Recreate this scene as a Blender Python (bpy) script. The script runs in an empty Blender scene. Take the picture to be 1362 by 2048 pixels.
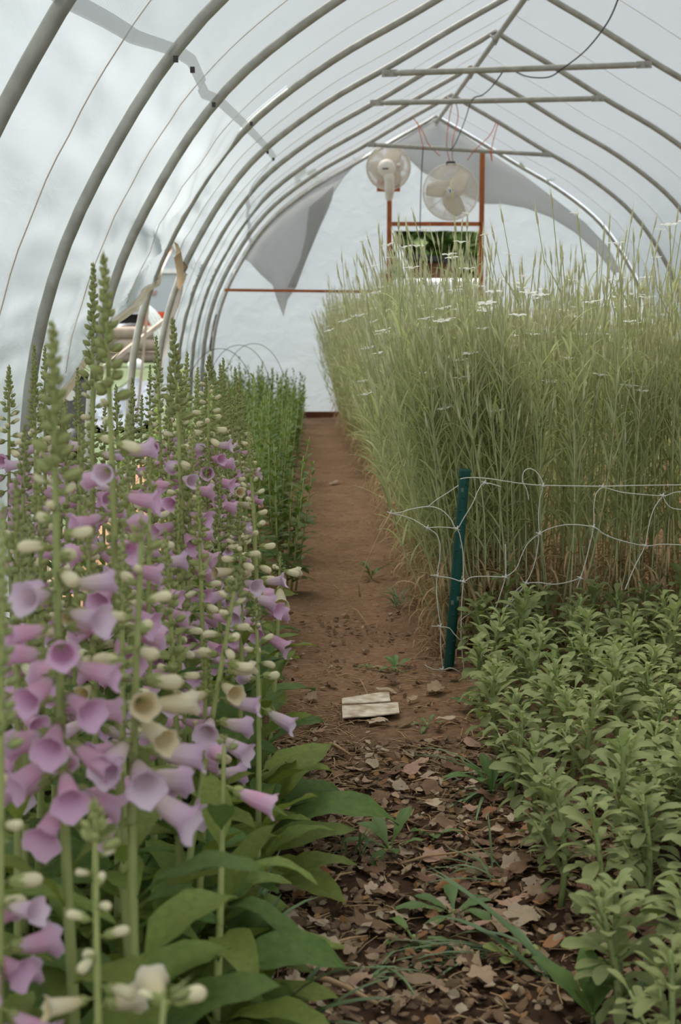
import bpy, math, random
from mathutils import Vector, Matrix, noise
R = random.Random(7)
PI = math.pi
SC = bpy.context.scene
COL = SC.collection
# ------------------------------------------------------------------ camera
W, H, FPX = 1362, 2048, 2844.0
VPX, VPY = 596.0, 630.0
CAMH = 0.886
PITCH = math.atan((H/2 - VPY)/FPX)
YAW = math.atan((W/2 - VPX)/FPX*math.cos(PITCH))
FWD = Vector((math.sin(YAW)*math.cos(PITCH), math.cos(YAW)*math.cos(PITCH), -math.sin(PITCH)))
RGT = Vector((math.cos(YAW), -math.sin(YAW), 0))
UPV = RGT.cross(FWD)
def P(px, py, Y):
    """point of the place that stands at distance Y down the tunnel under pixel (px, py) of the photograph"""
    r = FWD + RGT*((px - W/2)/FPX) - UPV*((py - H/2)/FPX)
    t = Y/r.y
    return Vector((r.x*t, Y, CAMH + r.z*t))
def PG(px, py, z=0.0):
    r = FWD + RGT*((px - W/2)/FPX) - UPV*((py - H/2)/FPX)
    t = (z - CAMH)/r.z
    return Vector((r.x*t, r.y*t, z))
cam = bpy.data.cameras.new('camera'); camo = bpy.data.objects.new('camera', cam); COL.objects.link(camo)
cam.sensor_fit = 'VERTICAL'; cam.sensor_height = 36.0; cam.sensor_width = 24.0; cam.lens = FPX/H*36.0
M = Matrix((RGT, UPV, -FWD)).transposed().to_4x4(); M.translation = (0, 0, CAMH)
camo.matrix_world = M
cam.clip_start = 0.05; cam.clip_end = 300
cam.dof.use_dof = True; cam.dof.focus_distance = 3.1; cam.dof.aperture_fstop = 8.0
SC.camera = camo
SC.view_settings.view_transform = 'Standard'; SC.view_settings.look = 'None'
SC.view_settings.gamma = 1.0; SC.view_settings.use_curve_mapping = False
SC.view_settings.exposure = 1.0
SC.cycles.max_bounces = 7; SC.cycles.diffuse_bounces = 4; SC.cycles.transmission_bounces = 5
SC.cycles.glossy_bounces = 2; SC.cycles.transparent_max_bounces = 10
SC.cycles.caustics_reflective = False; SC.cycles.caustics_refractive = False

# ------------------------------------------------------------------ helpers
def lin(h):
    h = h.lstrip('#'); o = []
    for i in (0, 2, 4):
        c = int(h[i:i+2], 16)/255
        o.append(c/12.92 if c <= .04045 else ((c+.055)/1.055)**2.4)
    return (o[0], o[1], o[2], 1)
lin0 = lin
def tag(o, label=None, cat=None, group=None, kind=None):
    if label: o['label'] = label
    if cat: o['category'] = cat
    if group: o['group'] = group
    if kind: o['kind'] = kind
    return o
def empty(name, loc=(0, 0, 0), rz=0.0):
    o = bpy.data.objects.new(name, None); COL.objects.link(o)
    o.location = loc; o.rotation_euler = (0, 0, rz); o.empty_display_size = .05
    return o
def lerp(a, b, t): return a + (b - a)*t
def sstep(a, b, x):
    t = max(0, min(1, (x - a)/(b - a))); return t*t*(3 - 2*t)
def nz(x, y=0.0, z=0.0): return noise.noise(Vector((x, y, z)))

class MB:
    def __init__(s): s.v = []; s.f = []; s.m = []; s.t = []; s.ct = 0.0
    def vert(s, p, t=None):
        s.v.append((p[0], p[1], p[2])); s.t.append(s.ct if t is None else t); return len(s.v) - 1
    def face(s, idx, m=0): s.f.append(tuple(idx)); s.m.append(m)
    def add(s, o, mat=None, dm=0):
        b = len(s.v)
        if mat is None: s.v += o.v
        else: s.v += [tuple(mat @ Vector(p)) for p in o.v]
        s.t += o.t
        s.f += [tuple(i + b for i in f) for f in o.f]
        s.m += [m + dm for m in o.m]
        return s
    def box(s, c, d, m=0, rot=None):
        b = len(s.v); c = Vector(c)
        for x in (-.5, .5):
            for y in (-.5, .5):
                for z in (-.5, .5):
                    p = Vector((x*d[0], y*d[1], z*d[2]))
                    if rot is not None: p = rot @ p
                    s.vert(c + p)
        for f in ((0, 1, 3, 2), (4, 6, 7, 5), (0, 4, 5, 1), (2, 3, 7, 6), (0, 2, 6, 4), (1, 5, 7, 3)): s.face([i + b for i in f], m)
        return s
    def beam(s, a, b, w, h, m=0):
        a = Vector(a); b = Vector(b); d = (b - a); L = d.length; d.normalize()
        up = Vector((0, 0, 1)) if abs(d.z) < .9 else Vector((0, 1, 0))
        x = d.cross(up).normalized(); z = x.cross(d)
        rot = Matrix((d, x, z)).transposed()
        return s.box((a + b)/2, (L, w, h), m, rot)
    def tube(s, pts, r, n=6, m=0, caps=True, ts=None):
        pts = [Vector(p) for p in pts]; k = len(pts)
        rr = r if isinstance(r, (list, tuple)) else [r]*k
        x = None; rings = []
        for i in range(k):
            d = (pts[min(i+1, k-1)] - pts[max(i-1, 0)])
            if d.length < 1e-9: d = Vector((0, 0, 1))
            d.normalize()
            if x is None:
                x = d.orthogonal().normalized()
            else:
                x = x - d*x.dot(d)
                x = x.normalized() if x.length > 1e-6 else d.orthogonal().normalized()
            y = d.cross(x)
            tt = None if ts is None else ts[i]
            rings.append([s.vert(pts[i] + (x*math.cos(2*PI*j/n) + y*math.sin(2*PI*j/n))*rr[i], tt) for j in range(n)])
        for i in range(k - 1):
            for j in range(n):
                s.face((rings[i][j], rings[i][(j+1) % n], rings[i+1][(j+1) % n], rings[i+1][j]), m)
        if caps and n > 2:
            s.face(rings[0][::-1], m); s.face(rings[-1], m)
        return s
    def grid(s, rows, m=0, ts=None):
        """rows: list of equal-length lists of points"""
        b = len(s.v); n = len(rows[0])
        for i, r in enumerate(rows):
            for j, p in enumerate(r): s.vert(p, None if ts is None else ts[i][j])
        for i in range(len(rows) - 1):
            for j in range(n - 1):
                a = b + i*n + j
                s.face((a, a + 1, a + n + 1, a + n), m)
        return s
    def mesh(s, name, mats, smooth=True):
        me = bpy.data.meshes.new(name)
        me.from_pydata(s.v, [], s.f)
        if not isinstance(mats, (list, tuple)): mats = [mats]
        for x in mats: me.materials.append(x)
        if len(mats) > 1: me.polygons.foreach_set('material_index', s.m)
        if smooth: me.polygons.foreach_set('use_smooth', [True]*len(s.f))
        if any(s.t):
            at = me.attributes.new('t', 'FLOAT', 'POINT'); at.data.foreach_set('value', s.t)
        me.update(); return me
    def build(s, name, mats, parent=None, smooth=True):
        return link(name, s.mesh(name, mats, smooth), parent)
def link(name, me, parent=None, mat=None):
    o = bpy.data.objects.new(name, me); COL.objects.link(o)
    if parent is not None: o.parent = parent
    if mat is not None: o.matrix_local = mat
    return o
def frame(p, d, roll=0.0, s=1.0):
    """matrix with local +Z along d"""
    d = Vector(d).normalized(); q = Vector((0, 0, 1)).rotation_difference(d)
    return Matrix.Translation(p) @ q.to_matrix().to_4x4() @ Matrix.Rotation(roll, 4, 'Z') @ Matrix.Scale(s, 4)

# ------------------------------------------------------------------ materials
def nt(name):
    m = bpy.data.materials.new(name); m.use_nodes = True; t = m.node_tree; t.nodes.clear()
    o = t.nodes.new('ShaderNodeOutputMaterial'); return m, t, o
def node(t, typ, **kw):
    n = t.nodes.new(typ)
    for k, v in kw.items():
        if k in n.inputs: n.inputs[k].default_value = v
        else: setattr(n, k, v)
    return n
def ramp(t, cols):
    n = t.nodes.new('ShaderNodeValToRGB'); e = n.color_ramp.elements
    while len(e) < len(cols): e.new(0.5)
    for i, (p, c) in enumerate(cols): e[i].position = p; e[i].color = lin(c) if isinstance(c, str) else c
    return n
def mat(name, c1, c2=None, rough=.6, trans=0.0, scale=12.0, bump=0.0, bscale=60.0, var=0.0, metal=0.0, attr=None, tcol=None, spec=.3, gain=1.0):
    """principled base between c1 and c2 by noise; attr: colour ramp along the stored length t; trans: share of light passing through (leaves, petals)"""
    m, t, o = nt(name); L = t.links.new
    lin = lambda h: tuple(min(.88, c*gain) for c in lin0(h)[:3]) + (1,)
    if attr: attr = [(p, lin(c)) for p, c in attr]
    else: c1, c2 = lin(c1), lin(c2 or c1)
    tc = node(t, 'ShaderNodeTexCoord')
    if attr:
        a = node(t, 'ShaderNodeAttribute', attribute_name='t'); r = ramp(t, attr); L(a.outputs['Fac'], r.inputs[0]); colr = r.outputs[0]
        if c2:
            pass
    else:
        n = node(t, 'ShaderNodeTexNoise'); n.inputs['Scale'].default_value = scale; n.inputs['Detail'].default_value = 4
        L(tc.outputs['Object'], n.inputs['Vector'])
        r = ramp(t, [(.3, c1), (.7, c2 or c1)]); L(n.outputs['Fac'], r.inputs[0]); colr = r.outputs[0]
    if var:
        oi = node(t, 'ShaderNodeObjectInfo'); hs = node(t, 'ShaderNodeHueSaturation')
        mr = node(t, 'ShaderNodeMapRange'); mr.inputs['To Min'].default_value = 1 - var; mr.inputs['To Max'].default_value = 1 + var
        L(oi.outputs['Random'], mr.inputs['Value']); L(mr.outputs[0], hs.inputs['Value'])
        mr2 = node(t, 'ShaderNodeMapRange'); mr2.inputs['To Min'].default_value = .5 - var*.06; mr2.inputs['To Max'].default_value = .5 + var*.06
        mu = node(t, 'ShaderNodeMath', operation='FRACT'); ml = node(t, 'ShaderNodeMath', operation='MULTIPLY'); ml.inputs[1].default_value = 7.31
        L(oi.outputs['Random'], ml.inputs[0]); L(ml.outputs[0], mu.inputs[0]); L(mu.outputs[0], mr2.inputs['Value']); L(mr2.outputs[0], hs.inputs['Hue'])
        L(colr, hs.inputs['Color']); colr = hs.outputs[0]
    b = node(t, 'ShaderNodeBsdfPrincipled'); b.inputs['Roughness'].default_value = rough; b.inputs['Metallic'].default_value = metal
    b.inputs['Specular IOR Level'].default_value = spec
    L(colr, b.inputs['Base Color'])
    if bump:
        n2 = node(t, 'ShaderNodeTexNoise'); n2.inputs['Scale'].default_value = bscale; n2.inputs['Detail'].default_value = 5
        L(tc.outputs['Object'], n2.inputs['Vector'])
        bp = node(t, 'ShaderNodeBump'); bp.inputs['Strength'].default_value = bump; bp.inputs['Distance'].default_value = .01
        L(n2.outputs['Fac'], bp.inputs['Height']); L(bp.outputs[0], b.inputs['Normal'])
    if trans:
        tr = node(t, 'ShaderNodeBsdfTranslucent'); mx = node(t, 'ShaderNodeMixShader'); mx.inputs[0].default_value = trans
        if tcol:
            g = node(t, 'ShaderNodeMix', data_type='RGBA'); g.inputs[0].default_value = .6; L(colr, g.inputs[6]); g.inputs[7].default_value = lin(tcol); L(g.outputs[2], tr.inputs[0])
        else: L(colr, tr.inputs[0])
        L(b.outputs[0], mx.inputs[1]); L(tr.outputs[0], mx.inputs[2]); L(mx.outputs[0], o.inputs[0])
    else: L(b.outputs[0], o.inputs[0])
    return m
def film_mat(name, c, tfac=.5, clear=0.0, weave=0.0, ctr=None, bmp=.4, refl=None, zr=None):
    m, t, o = nt(name); L = t.links.new
    tc = node(t, 'ShaderNodeTexCoord')
    d = node(t, 'ShaderNodeBsdfDiffuse'); tr = node(t, 'ShaderNodeBsdfTranslucent')
    n = node(t, 'ShaderNodeTexNoise'); n.inputs['Scale'].default_value = 1.3; n.inputs['Detail'].default_value = 5
    L(tc.outputs['Object'], n.inputs['Vector'])
    cc = lin(c); c2 = tuple(x*.93 for x in cc[:3]) + (1,)
    r = ramp(t, [(.3, c2), (.65, cc)]); L(n.outputs['Fac'], r.inputs[0])
    if refl: d.inputs[0].default_value = lin(refl)
    else: L(r.outputs[0], d.inputs[0])
    if ctr: tr.inputs[0].default_value = lin(ctr)
    else: L(r.outputs[0], tr.inputs[0])
    n2 = node(t, 'ShaderNodeTexNoise'); n2.inputs['Scale'].default_value = 6; n2.inputs['Detail'].default_value = 6; n2.inputs['Distortion'].default_value = .6
    mp = node(t, 'ShaderNodeMapping'); mp.inputs['Scale'].default_value = (1, .35, 1)
    L(tc.outputs['Object'], mp.inputs[0]); L(mp.outputs[0], n2.inputs['Vector'])
    bp = node(t, 'ShaderNodeBump'); bp.inputs['Strength'].default_value = bmp; bp.inputs['Distance'].default_value = .05
    L(n2.outputs['Fac'], bp.inputs['Height']); L(bp.outputs[0], d.inputs['Normal']); L(bp.outputs[0], tr.inputs['Normal'])
    mx = node(t, 'ShaderNodeMixShader'); mx.inputs[0].default_value = tfac
    L(d.outputs[0], mx.inputs[1]); L(tr.outputs[0], mx.inputs[2])
    out = mx.outputs[0]
    if zr:      # brightness put into the film by height: clearer roof admits light, diffuse sides
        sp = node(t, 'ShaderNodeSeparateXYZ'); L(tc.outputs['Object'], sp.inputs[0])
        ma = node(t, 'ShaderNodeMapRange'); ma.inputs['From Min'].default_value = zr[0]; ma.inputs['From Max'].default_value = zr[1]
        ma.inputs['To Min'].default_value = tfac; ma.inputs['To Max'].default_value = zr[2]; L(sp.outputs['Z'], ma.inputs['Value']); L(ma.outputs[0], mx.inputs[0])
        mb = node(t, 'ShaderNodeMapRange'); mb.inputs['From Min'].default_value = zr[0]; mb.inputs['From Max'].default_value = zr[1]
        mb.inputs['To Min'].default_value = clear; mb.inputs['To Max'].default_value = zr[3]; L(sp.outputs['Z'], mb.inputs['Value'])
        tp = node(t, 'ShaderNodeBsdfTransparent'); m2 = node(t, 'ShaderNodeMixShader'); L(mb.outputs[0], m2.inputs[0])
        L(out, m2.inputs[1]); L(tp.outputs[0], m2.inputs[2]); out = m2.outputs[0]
    elif clear:
        tp = node(t, 'ShaderNodeBsdfTransparent'); m2 = node(t, 'ShaderNodeMixShader'); m2.inputs[0].default_value = clear
        L(out, m2.inputs[1]); L(tp.outputs[0], m2.inputs[2]); out = m2.outputs[0]
        if weave:
            # woven tape: thin parallel threads denser than the gaps between them
            wv = node(t, 'ShaderNodeTexWave', wave_type='BANDS', bands_direction='Y'); wv.inputs['Scale'].default_value = weave
            wv.inputs['Distortion'].default_value = 2.0; wv.inputs['Detail'].default_value = 2
            L(tc.outputs['Object'], wv.inputs['Vector'])
            mr = node(t, 'ShaderNodeMapRange'); mr.inputs['To Min'].default_value = clear - .12; mr.inputs['To Max'].default_value = clear + .12
            L(wv.outputs['Fac'], mr.inputs['Value']); L(mr.outputs[0], m2.inputs[0])
    L(out, o.inputs[0]); return m

MT = {}
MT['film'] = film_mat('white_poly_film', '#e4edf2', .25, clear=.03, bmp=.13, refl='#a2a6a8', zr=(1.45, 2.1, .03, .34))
MT['film_end'] = film_mat('white_end_film', '#e4edf4', .27, clear=.02, bmp=.2, refl='#a2a6aa')
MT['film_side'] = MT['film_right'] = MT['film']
MT['film_old'] = film_mat('stained_film', '#f0e6dc', .42, clear=.05, refl='#d8ccc0')
MT['cloth'] = film_mat('woven_shade_cloth', '#d2d7d9', .5, clear=.72, weave=22)
MT['hem'] = film_mat('shade_cloth_hem', '#c4c6c5', .4, clear=.35)
MT['flap'] = film_mat('grey_shade_flap', '#c4c2bf', .5, clear=.42)
MT['pipe'] = mat('galvanised_pipe', '#b3b0a6', '#98958b', rough=.5, scale=20, bump=.05, metal=.25)
MT['pipe_out'] = mat('weathered_pipe', '#a8b0b4', '#8e979c', rough=.5, scale=20, metal=.2)
MT['wood'] = mat('stained_pine', '#b0683a', '#96502a', rough=.7, scale=9, bump=.1)
MT['wood_dark'] = mat('brown_board', '#7c4a33', '#5f3726', rough=.8, scale=9, bump=.2)
MT['cord'] = mat('tan_cord', '#d6c6b6', '#bfae9c', rough=.9)
MT['black'] = mat('black_rubber', '#1d1c1b', '#2a2928', rough=.6)
MT['cable'] = mat('grey_cable', '#4b4a46', '#3d3c39', rough=.6)
MT['twine'] = mat('orange_twine', '#d8795f', '#c9664c', rough=.9)
MT['fan'] = mat('cream_fan_plastic', '#ece5da', '#dfd6c8', rough=.5)
MT['fan_blade'] = mat('clear_fan_blade', '#f2ede5', '#eae3d8', rough=.4, trans=.75)
MT['blue'] = mat('blue_badge', '#3e5aa8', rough=.4)
MT['white'] = mat('white_paint', '#e6e6e2', '#d9d9d4', rough=.5)
MT['netting'] = mat('white_netting', '#dedbd0', '#cfcabc', rough=.7)
MT['post'] = mat('green_post_coating', '#1c5248', '#15443c', rough=.45, scale=30, bump=.06)
MT['post_wear'] = mat('scuffed_coating', '#6f8275', '#4d6a5e', rough=.7, scale=50)

# ------------------------------------------------------------------ world and sun
w = bpy.data.worlds.new('overcast_sky'); SC.world = w; w.use_nodes = True; t = w.node_tree; t.nodes.clear()
o_ = t.nodes.new('ShaderNodeOutputWorld'); bg = t.nodes.new('ShaderNodeBackground'); tc = t.nodes.new('ShaderNodeTexCoord')
sp = t.nodes.new('ShaderNodeSeparateXYZ'); rp = ramp(t, [(.0, (.70, .74, .78, 1)), (.35, (.86, .93, 1.0, 1)), (1.0, (.95, 1.0, 1.06, 1))])
t.links.new(tc.outputs['Generated'], sp.inputs[0]); t.links.new(sp.outputs['Z'], rp.inputs[0]); t.links.new(rp.outputs[0], bg.inputs[0]); t.links.new(bg.outputs[0], o_.inputs[0])
bg.inputs[1].default_value = .85
sl = bpy.data.lights.new('sun', 'SUN'); sl.energy = 5.4; sl.angle = math.radians(28); sl.color = (1, .955, .88)
so = bpy.data.objects.new('sun', sl); COL.objects.link(so)
so.rotation_euler = Vector((-.24, .45, .86)).to_track_quat('Z', 'Y').to_euler()

# ------------------------------------------------------------------ tunnel section
RX = 1.20; YE = 12.6; STEP = 1.237
PRO = [(0, 2.59), (.36, 2.385), (.70, 2.185), (1.03, 2.0), (1.35, 1.77), (1.55, 1.56), (1.72, 1.30), (1.84, 1.06), (1.92, .80), (1.96, .52), (1.985, 0.0), (1.99, -.12)]
def _cr(p0, p1, p2, p3, t):
    return tuple(.5*((2*b) + (-a + c)*t + (2*a - 5*b + 4*c - d)*t*t + (-a + 3*b - 3*c + d)*t*t*t) for a, b, c, d in zip(p0, p1, p2, p3))
_pp = []
for i in range(len(PRO) - 1):
    p0 = PRO[i-1] if i else (-PRO[1][0]*.2, PRO[0][1] + .1)
    p3 = PRO[i+2] if i + 2 < len(PRO) else PRO[i+1]
    for k in range(8): _pp.append(_cr(p0, PRO[i], PRO[i+1], p3, k/8))
_pp.append(PRO[-1])
_sl = [0.0]
for a, b in zip(_pp, _pp[1:]): _sl.append(_sl[-1] + math.hypot(b[0]-a[0], b[1]-a[1]))
SMAX = _sl[-1]
def prof(s, off=0.0):
    """s: arc length from the ridge, negative to the left; off: outward offset -> (x, z)"""
    a = min(abs(s), SMAX - 1e-6); lo = 0
    while lo < len(_sl) - 2 and _sl[lo+1] < a: lo += 1
    t = (a - _sl[lo])/(_sl[lo+1] - _sl[lo]); p, q = _pp[lo], _pp[lo+1]
    x, z = lerp(p[0], q[0], t), lerp(p[1], q[1], t)
    i0, i1 = max(lo - 1, 0), min(lo + 2, len(_pp) - 1)
    dx, dz = _pp[i1][0] - _pp[i0][0], _pp[i1][1] - _pp[i0][1]; l = math.hypot(dx, dz)
    x += -dz/l*off; z += dx/l*off
    return (RX + (x if s >= 0 else -x), z)
def s_of_z(z, side=-1):
    lo, hi = 0.0, SMAX
    for _ in range(40):
        m_ = (lo + hi)/2
        if prof(m_)[1] > z: lo = m_
        else: hi = m_
    return side*lo
HOOPY = [YE - STEP*k for k in range(0, 11)]     # end wall .. behind the camera
THIN = (5, 3, 2)                                 # hoops whose lower left run lies half outside the film (index from the end wall)
def zone(y, c, wd): return max(0.0, 1 - abs(y - c)/wd)

# hoops
ordn = ['at the end wall', 'carrying the far cross tie above the fans', 'third from the end wall', 'carrying the middle cross tie', 'carrying the nearest cross tie', 'standing in the torn side opening', 'in front of the gathered side film', 'rising behind the tall foxgloves', 'nearest to the camera at top left']
for k, y in enumerate(HOOPY):
    n = 72
    pts = []
    for i in range(n + 1):
        s = lerp(-SMAX, SMAX, i/n); x, z = prof(s, -.004); pts.append((x, y, z))
    root = MB().tube(pts, .0165 if k else .014, 10).build('greenhouse_hoop', MT['pipe'])
    if k < 9: tag(root, 'grey steel greenhouse hoop ' + ordn[k], 'hoop', 'tunnel hoops')
    else: tag(root, 'grey steel greenhouse hoop behind the camera', 'hoop', 'tunnel hoops')
    # saddle clamp at the ridge
    cl = MB().tube([(RX - .035, y - .02, 2.56), (RX - .02, y - .03, 2.545), (RX + .0, y - .03, 2.50), (RX + .02, y - .03, 2.545), (RX + .035, y - .02, 2.56)], .006, 6)
    cl.tube([(RX, y - .025, 2.56), (RX, y + .025, 2.56)], .009, 6)
    cl.build('ridge_clamp', MT['pipe'], root)
# ridge purlin
rp_ = MB().tube([(RX, -1.0, 2.535), (RX, 4, 2.533), (RX, 8, 2.536), (RX, YE - .05, 2.533)], .0165, 10).build('ridge_pipe', MT['pipe'])
tag(rp_, 'long grey steel pipe running under the ridge of the tunnel', 'pipe')
# cross ties
def tie(y, a, b, label):
    a = Vector(a); b = Vector(b); d = (b - a).normalized()
    root = MB().tube([a + d*.05, a + d*.09, b - d*.09, b - d*.05], [.011, .0165, .0165, .011], 10).build('cross_tie', MT['pipe'])
    tag(root, label, 'cross tie', 'cross ties')
    for e, sg in ((a, 1), (b, -1)):
        f = MB(); f.beam(e - d*.012*sg, e + d*.07*sg, .008, .036)
        f.tube([e + Vector((0, -.014, 0)) + d*.012*sg, e + Vector((0, .012, 0)) + d*.012*sg], .009, 8)
        f.build('flattened_end', MT['pipe'], root, smooth=False)
off = -.028
tie(HOOPY[4], P(768, 147, HOOPY[4]+off), P(1299, 129, HOOPY[4]+off), 'nearest grey cross tie, tilted up at its right end')
tie(HOOPY[3], P(744, 206, HOOPY[3]+off), P(1205, 197, HOOPY[3]+off), 'middle grey cross tie between the other two')
tie(HOOPY[1], P(736, 289, HOOPY[1]+off), P(1100, 310, HOOPY[1]+off), 'farthest grey cross tie just above the two fans')

# ------------------------------------------------------------------ film skin
def film_off(y, s, z):
    """outward offset of the film from the hoop line"""
    o = .019
    k = (YE - y)/STEP; fr = k - math.floor(k)
    o -= .020*math.sin(PI*fr)**2                       # sags between the hoops
    o -= .010*max(0, 1 - abs(fr - .5)/.06)             # cord pulls the film in
    if s < 0 and z < 1.72:
        for i in THIN:
            o -= .030*max(0, 1 - abs(y - HOOPY[i])/.16)**1.5*sstep(1.74, 1.6, z)
    o += .006*nz(y*1.7, s*1.3, 3.1) + .0035*nz(y*5, s*3, 8)
    return o
APEX = (HOOPY[5] - .02, 1.20)
def wrink(y, z):
    """folds of the left film running to the point where it is gathered up"""
    dy, dz = y - APEX[0], z - APEX[1]
    r = math.hypot(dy, dz) + 1e-4; a = math.atan2(dz, dy)
    near = math.exp(-r/1.5)
    f = .040*near*min(1, r/.4)*(math.sin(a*11 + 1.5*nz(r*1.2, a*2)) + .45*math.sin(a*23 + 2*nz(a*3, r)))
    k = (YE - y)/STEP; fr = k - math.floor(k)
    # diagonal puckers hanging off each cord
    f += .0105*math.sin((z*1.0 - abs(fr - .5)*.12)*33 + 2.2*nz(round(k + .5)*3.1, z*1.6) + 1.2*nz(y*.9, z*1.1))*(.6 + .7*nz(y*.9, z*1.5, 4))
    f += .016*nz(y*2.2 + z*1.5, z*3.0, 7)*sstep(1.3, .5, z) + .004*math.sin(z*71 + 3*nz(y*.6, z*2, 9) - y*1.5)*(.5 + nz(y*1.1, z*2.1, 6))
    return f*(.2 + .8*min(1, abs(fr - .5)/.16))*sstep(1.75, 1.5, z)*(.3 + .7*math.sin(PI*fr)) + .006*sstep(1.75, 1.5, z)
def lpt(y, s, extra=0.0):
    z0 = prof(s)[1]
    wk = wrink(y, z0) if s < 0 and z0 < 1.75 else 0
    if s < 0 and z0 < APEX[1] + .1: wk *= max(.15, min(1, abs(y - interp(LB, z0))/.25))
    x, z = prof(s, film_off(y, s, z0) + wk + extra)
    return (x, y, z)
Y0 = -1.2
LB = [(APEX[1], APEX[0]), (-.1, APEX[0])]
def interp(tab, z):
    for (z0, y0), (z1, y1) in zip(tab, tab[1:]):
        if z <= z0 and z >= z1: return lerp(y0, y1, (z0 - z)/(z0 - z1 + 1e-9))
    return tab[0][1] if z > tab[0][0] else tab[-1][1]
sA = s_of_z(1.62); sL = s_of_z(1.86)
ceil = MB(); ny = 300
rows = []
for j in range(81):
    s = lerp(sL, -sA, j/80)
    rows.append([lpt(lerp(Y0, YE, i/ny), s) for i in range(ny + 1)])
ceil.grid(rows)
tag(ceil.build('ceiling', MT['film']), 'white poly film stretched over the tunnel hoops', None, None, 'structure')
right = MB(); rows = []
for j in range(41):
    s = lerp(-sA, SMAX, j/40)
    rows.append([lpt(lerp(Y0, YE, i/150), s) for i in range(151)])
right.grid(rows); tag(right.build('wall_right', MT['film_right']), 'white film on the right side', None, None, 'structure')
# left side with its opening: boundary curves (Y as a function of z) come from where the torn edge meets the tunnel skin
def solve(px, py):
    lo = None
    for i in range(700):
        Y = 2.0 + i*.012; p = P(px, py, Y)
        if p.z > 2.5 or p.z < -.1: continue
        if p.x <= prof(s_of_z(p.z))[0]: return p
    return P(px, py, 7)
LB = [(APEX[1], APEX[0])]
for px, py in ((314, 544), (303, 567), (284, 590), (257, 613), (236, 632), (200, 672), (160, 728), (132, 760), (100, 800)):
    p = solve(px, py); LB.append((p.z, p.y))
LB.append((-.1, LB[-1][1] - .1))
def smooth_tab(tab, n=60, k=5):
    zs = [lerp(tab[0][0], tab[-1][0], i/n) for i in range(n + 1)]
    v = [interp(tab, z) for z in zs]
    for _ in range(k): v = [v[0]] + [(v[i-1] + 2*v[i] + v[i+1])/4 for i in range(1, n)] + [v[-1]]
    return list(zip(zs, v))
def interp(tab, z):
    for (z0, y0), (z1, y1) in zip(tab, tab[1:]):
        if z <= z0 and z >= z1: return lerp(y0, y1, (z0 - z)/(z0 - z1 + 1e-9))
    return tab[0][1] if z > tab[0][0] else tab[-1][1]
LB = smooth_tab(LB)
RB = [(APEX[1], APEX[0] + .02), (1.17, APEX[0] + .45), (1.11, HOOPY[4] - .03), (1.0, HOOPY[4] + .16), (.8, HOOPY[4] + .22), (.6, HOOPY[4] + .12), (.4, HOOPY[4] + .05), (-.1, HOOPY[4])]
def interp(tab, z):
    for (z0, y0), (z1, y1) in zip(tab, tab[1:]):
        if z <= z0 and z >= z1: return lerp(y0, y1, (z0 - z)/(z0 - z1 + 1e-9))
    return tab[0][1] if z > tab[0][0] else tab[-1][1]
left = MB()
fr_, bk_ = [], []
NR = 130
for j in range(NR + 1):
    s = lerp(sL, -SMAX, j/NR); z = prof(s)[1]
    yl, yr = interp(LB, z), interp(RB, z)
    def hang(y, yb):      # the loose edge swings inward a little
        q = max(0, 1 - abs(y - yb)/.5); return -.012*q*q*sstep(APEX[1] + .05, .9, z)
    fr_.append([lpt(y, s, hang(y, yl)) for y in [lerp(Y0, yl, (i/170)**.8) for i in range(171)]])
    bk_.append([lpt(y, s, hang(y, yr)) for y in [lerp(yr, YE, i/90) for i in range(91)]])
left.grid(fr_); left.grid(bk_)
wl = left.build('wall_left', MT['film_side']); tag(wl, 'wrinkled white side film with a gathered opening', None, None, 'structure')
# doubled hem along the torn edge and the rolled tan flap beside it
hm = MB()
ed = [r[-1] for r in fr_ if -.02 < r[-1][2] < APEX[1] - .02]
rows = []
for i, p in enumerate(ed):
    p = Vector(p); wd = .026 + .006*nz(i*.13)
    rows.append([p + Vector((.016 + .012*math.cos(k/5*PI*2), -wd*k/5 + .01, .006*math.sin(i*.3 + k) + .02*k/5)) for k in range(6)])
hm.grid(rows)
ed2 = [r[0] for r in bk_ if -.02 < r[0][2] < APEX[1] - .05]
rows = []
for i, p in enumerate(ed2):
    p = Vector(p); wd = .10*sstep(APEX[1], 1.05, p.z)*(1 + .15*nz(i*.06, 3))
    rows.append([p + Vector((.022 + .016*math.sin(k*1.7 + i*.06), wd*k/6, .0)) for k in range(7)])
hm.grid(rows)
hm.build('folded_hem', MT['film_old'], wl)
fl = MB(); rows = []
a0 = Vector(lpt(APEX[0], s_of_z(APEX[1] + .01))) + Vector((.02, 0, 0)); a1 = Vector(lpt(HOOPY[4] - .06, s_of_z(1.10))) + Vector((.025, 0, 0))
for i in range(15):
    t_ = i/14; p = a0.lerp(a1, t_); wd = .10*math.sin(PI*min(1, t_*1.1 + .08))**.5 + .02
    rows.append([p + Vector((.03*math.sin(k/6*PI) + .004*math.sin(i + k*2), .02*k/6, -wd*k/6 - .03*math.sin(t_*PI))) for k in range(7)])
fl.grid(rows); fl.build('rolled_flap', mat('tan_film_underside', '#b39a7d', '#cdb79c', rough=.8, scale=6, trans=.25), wl)

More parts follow.
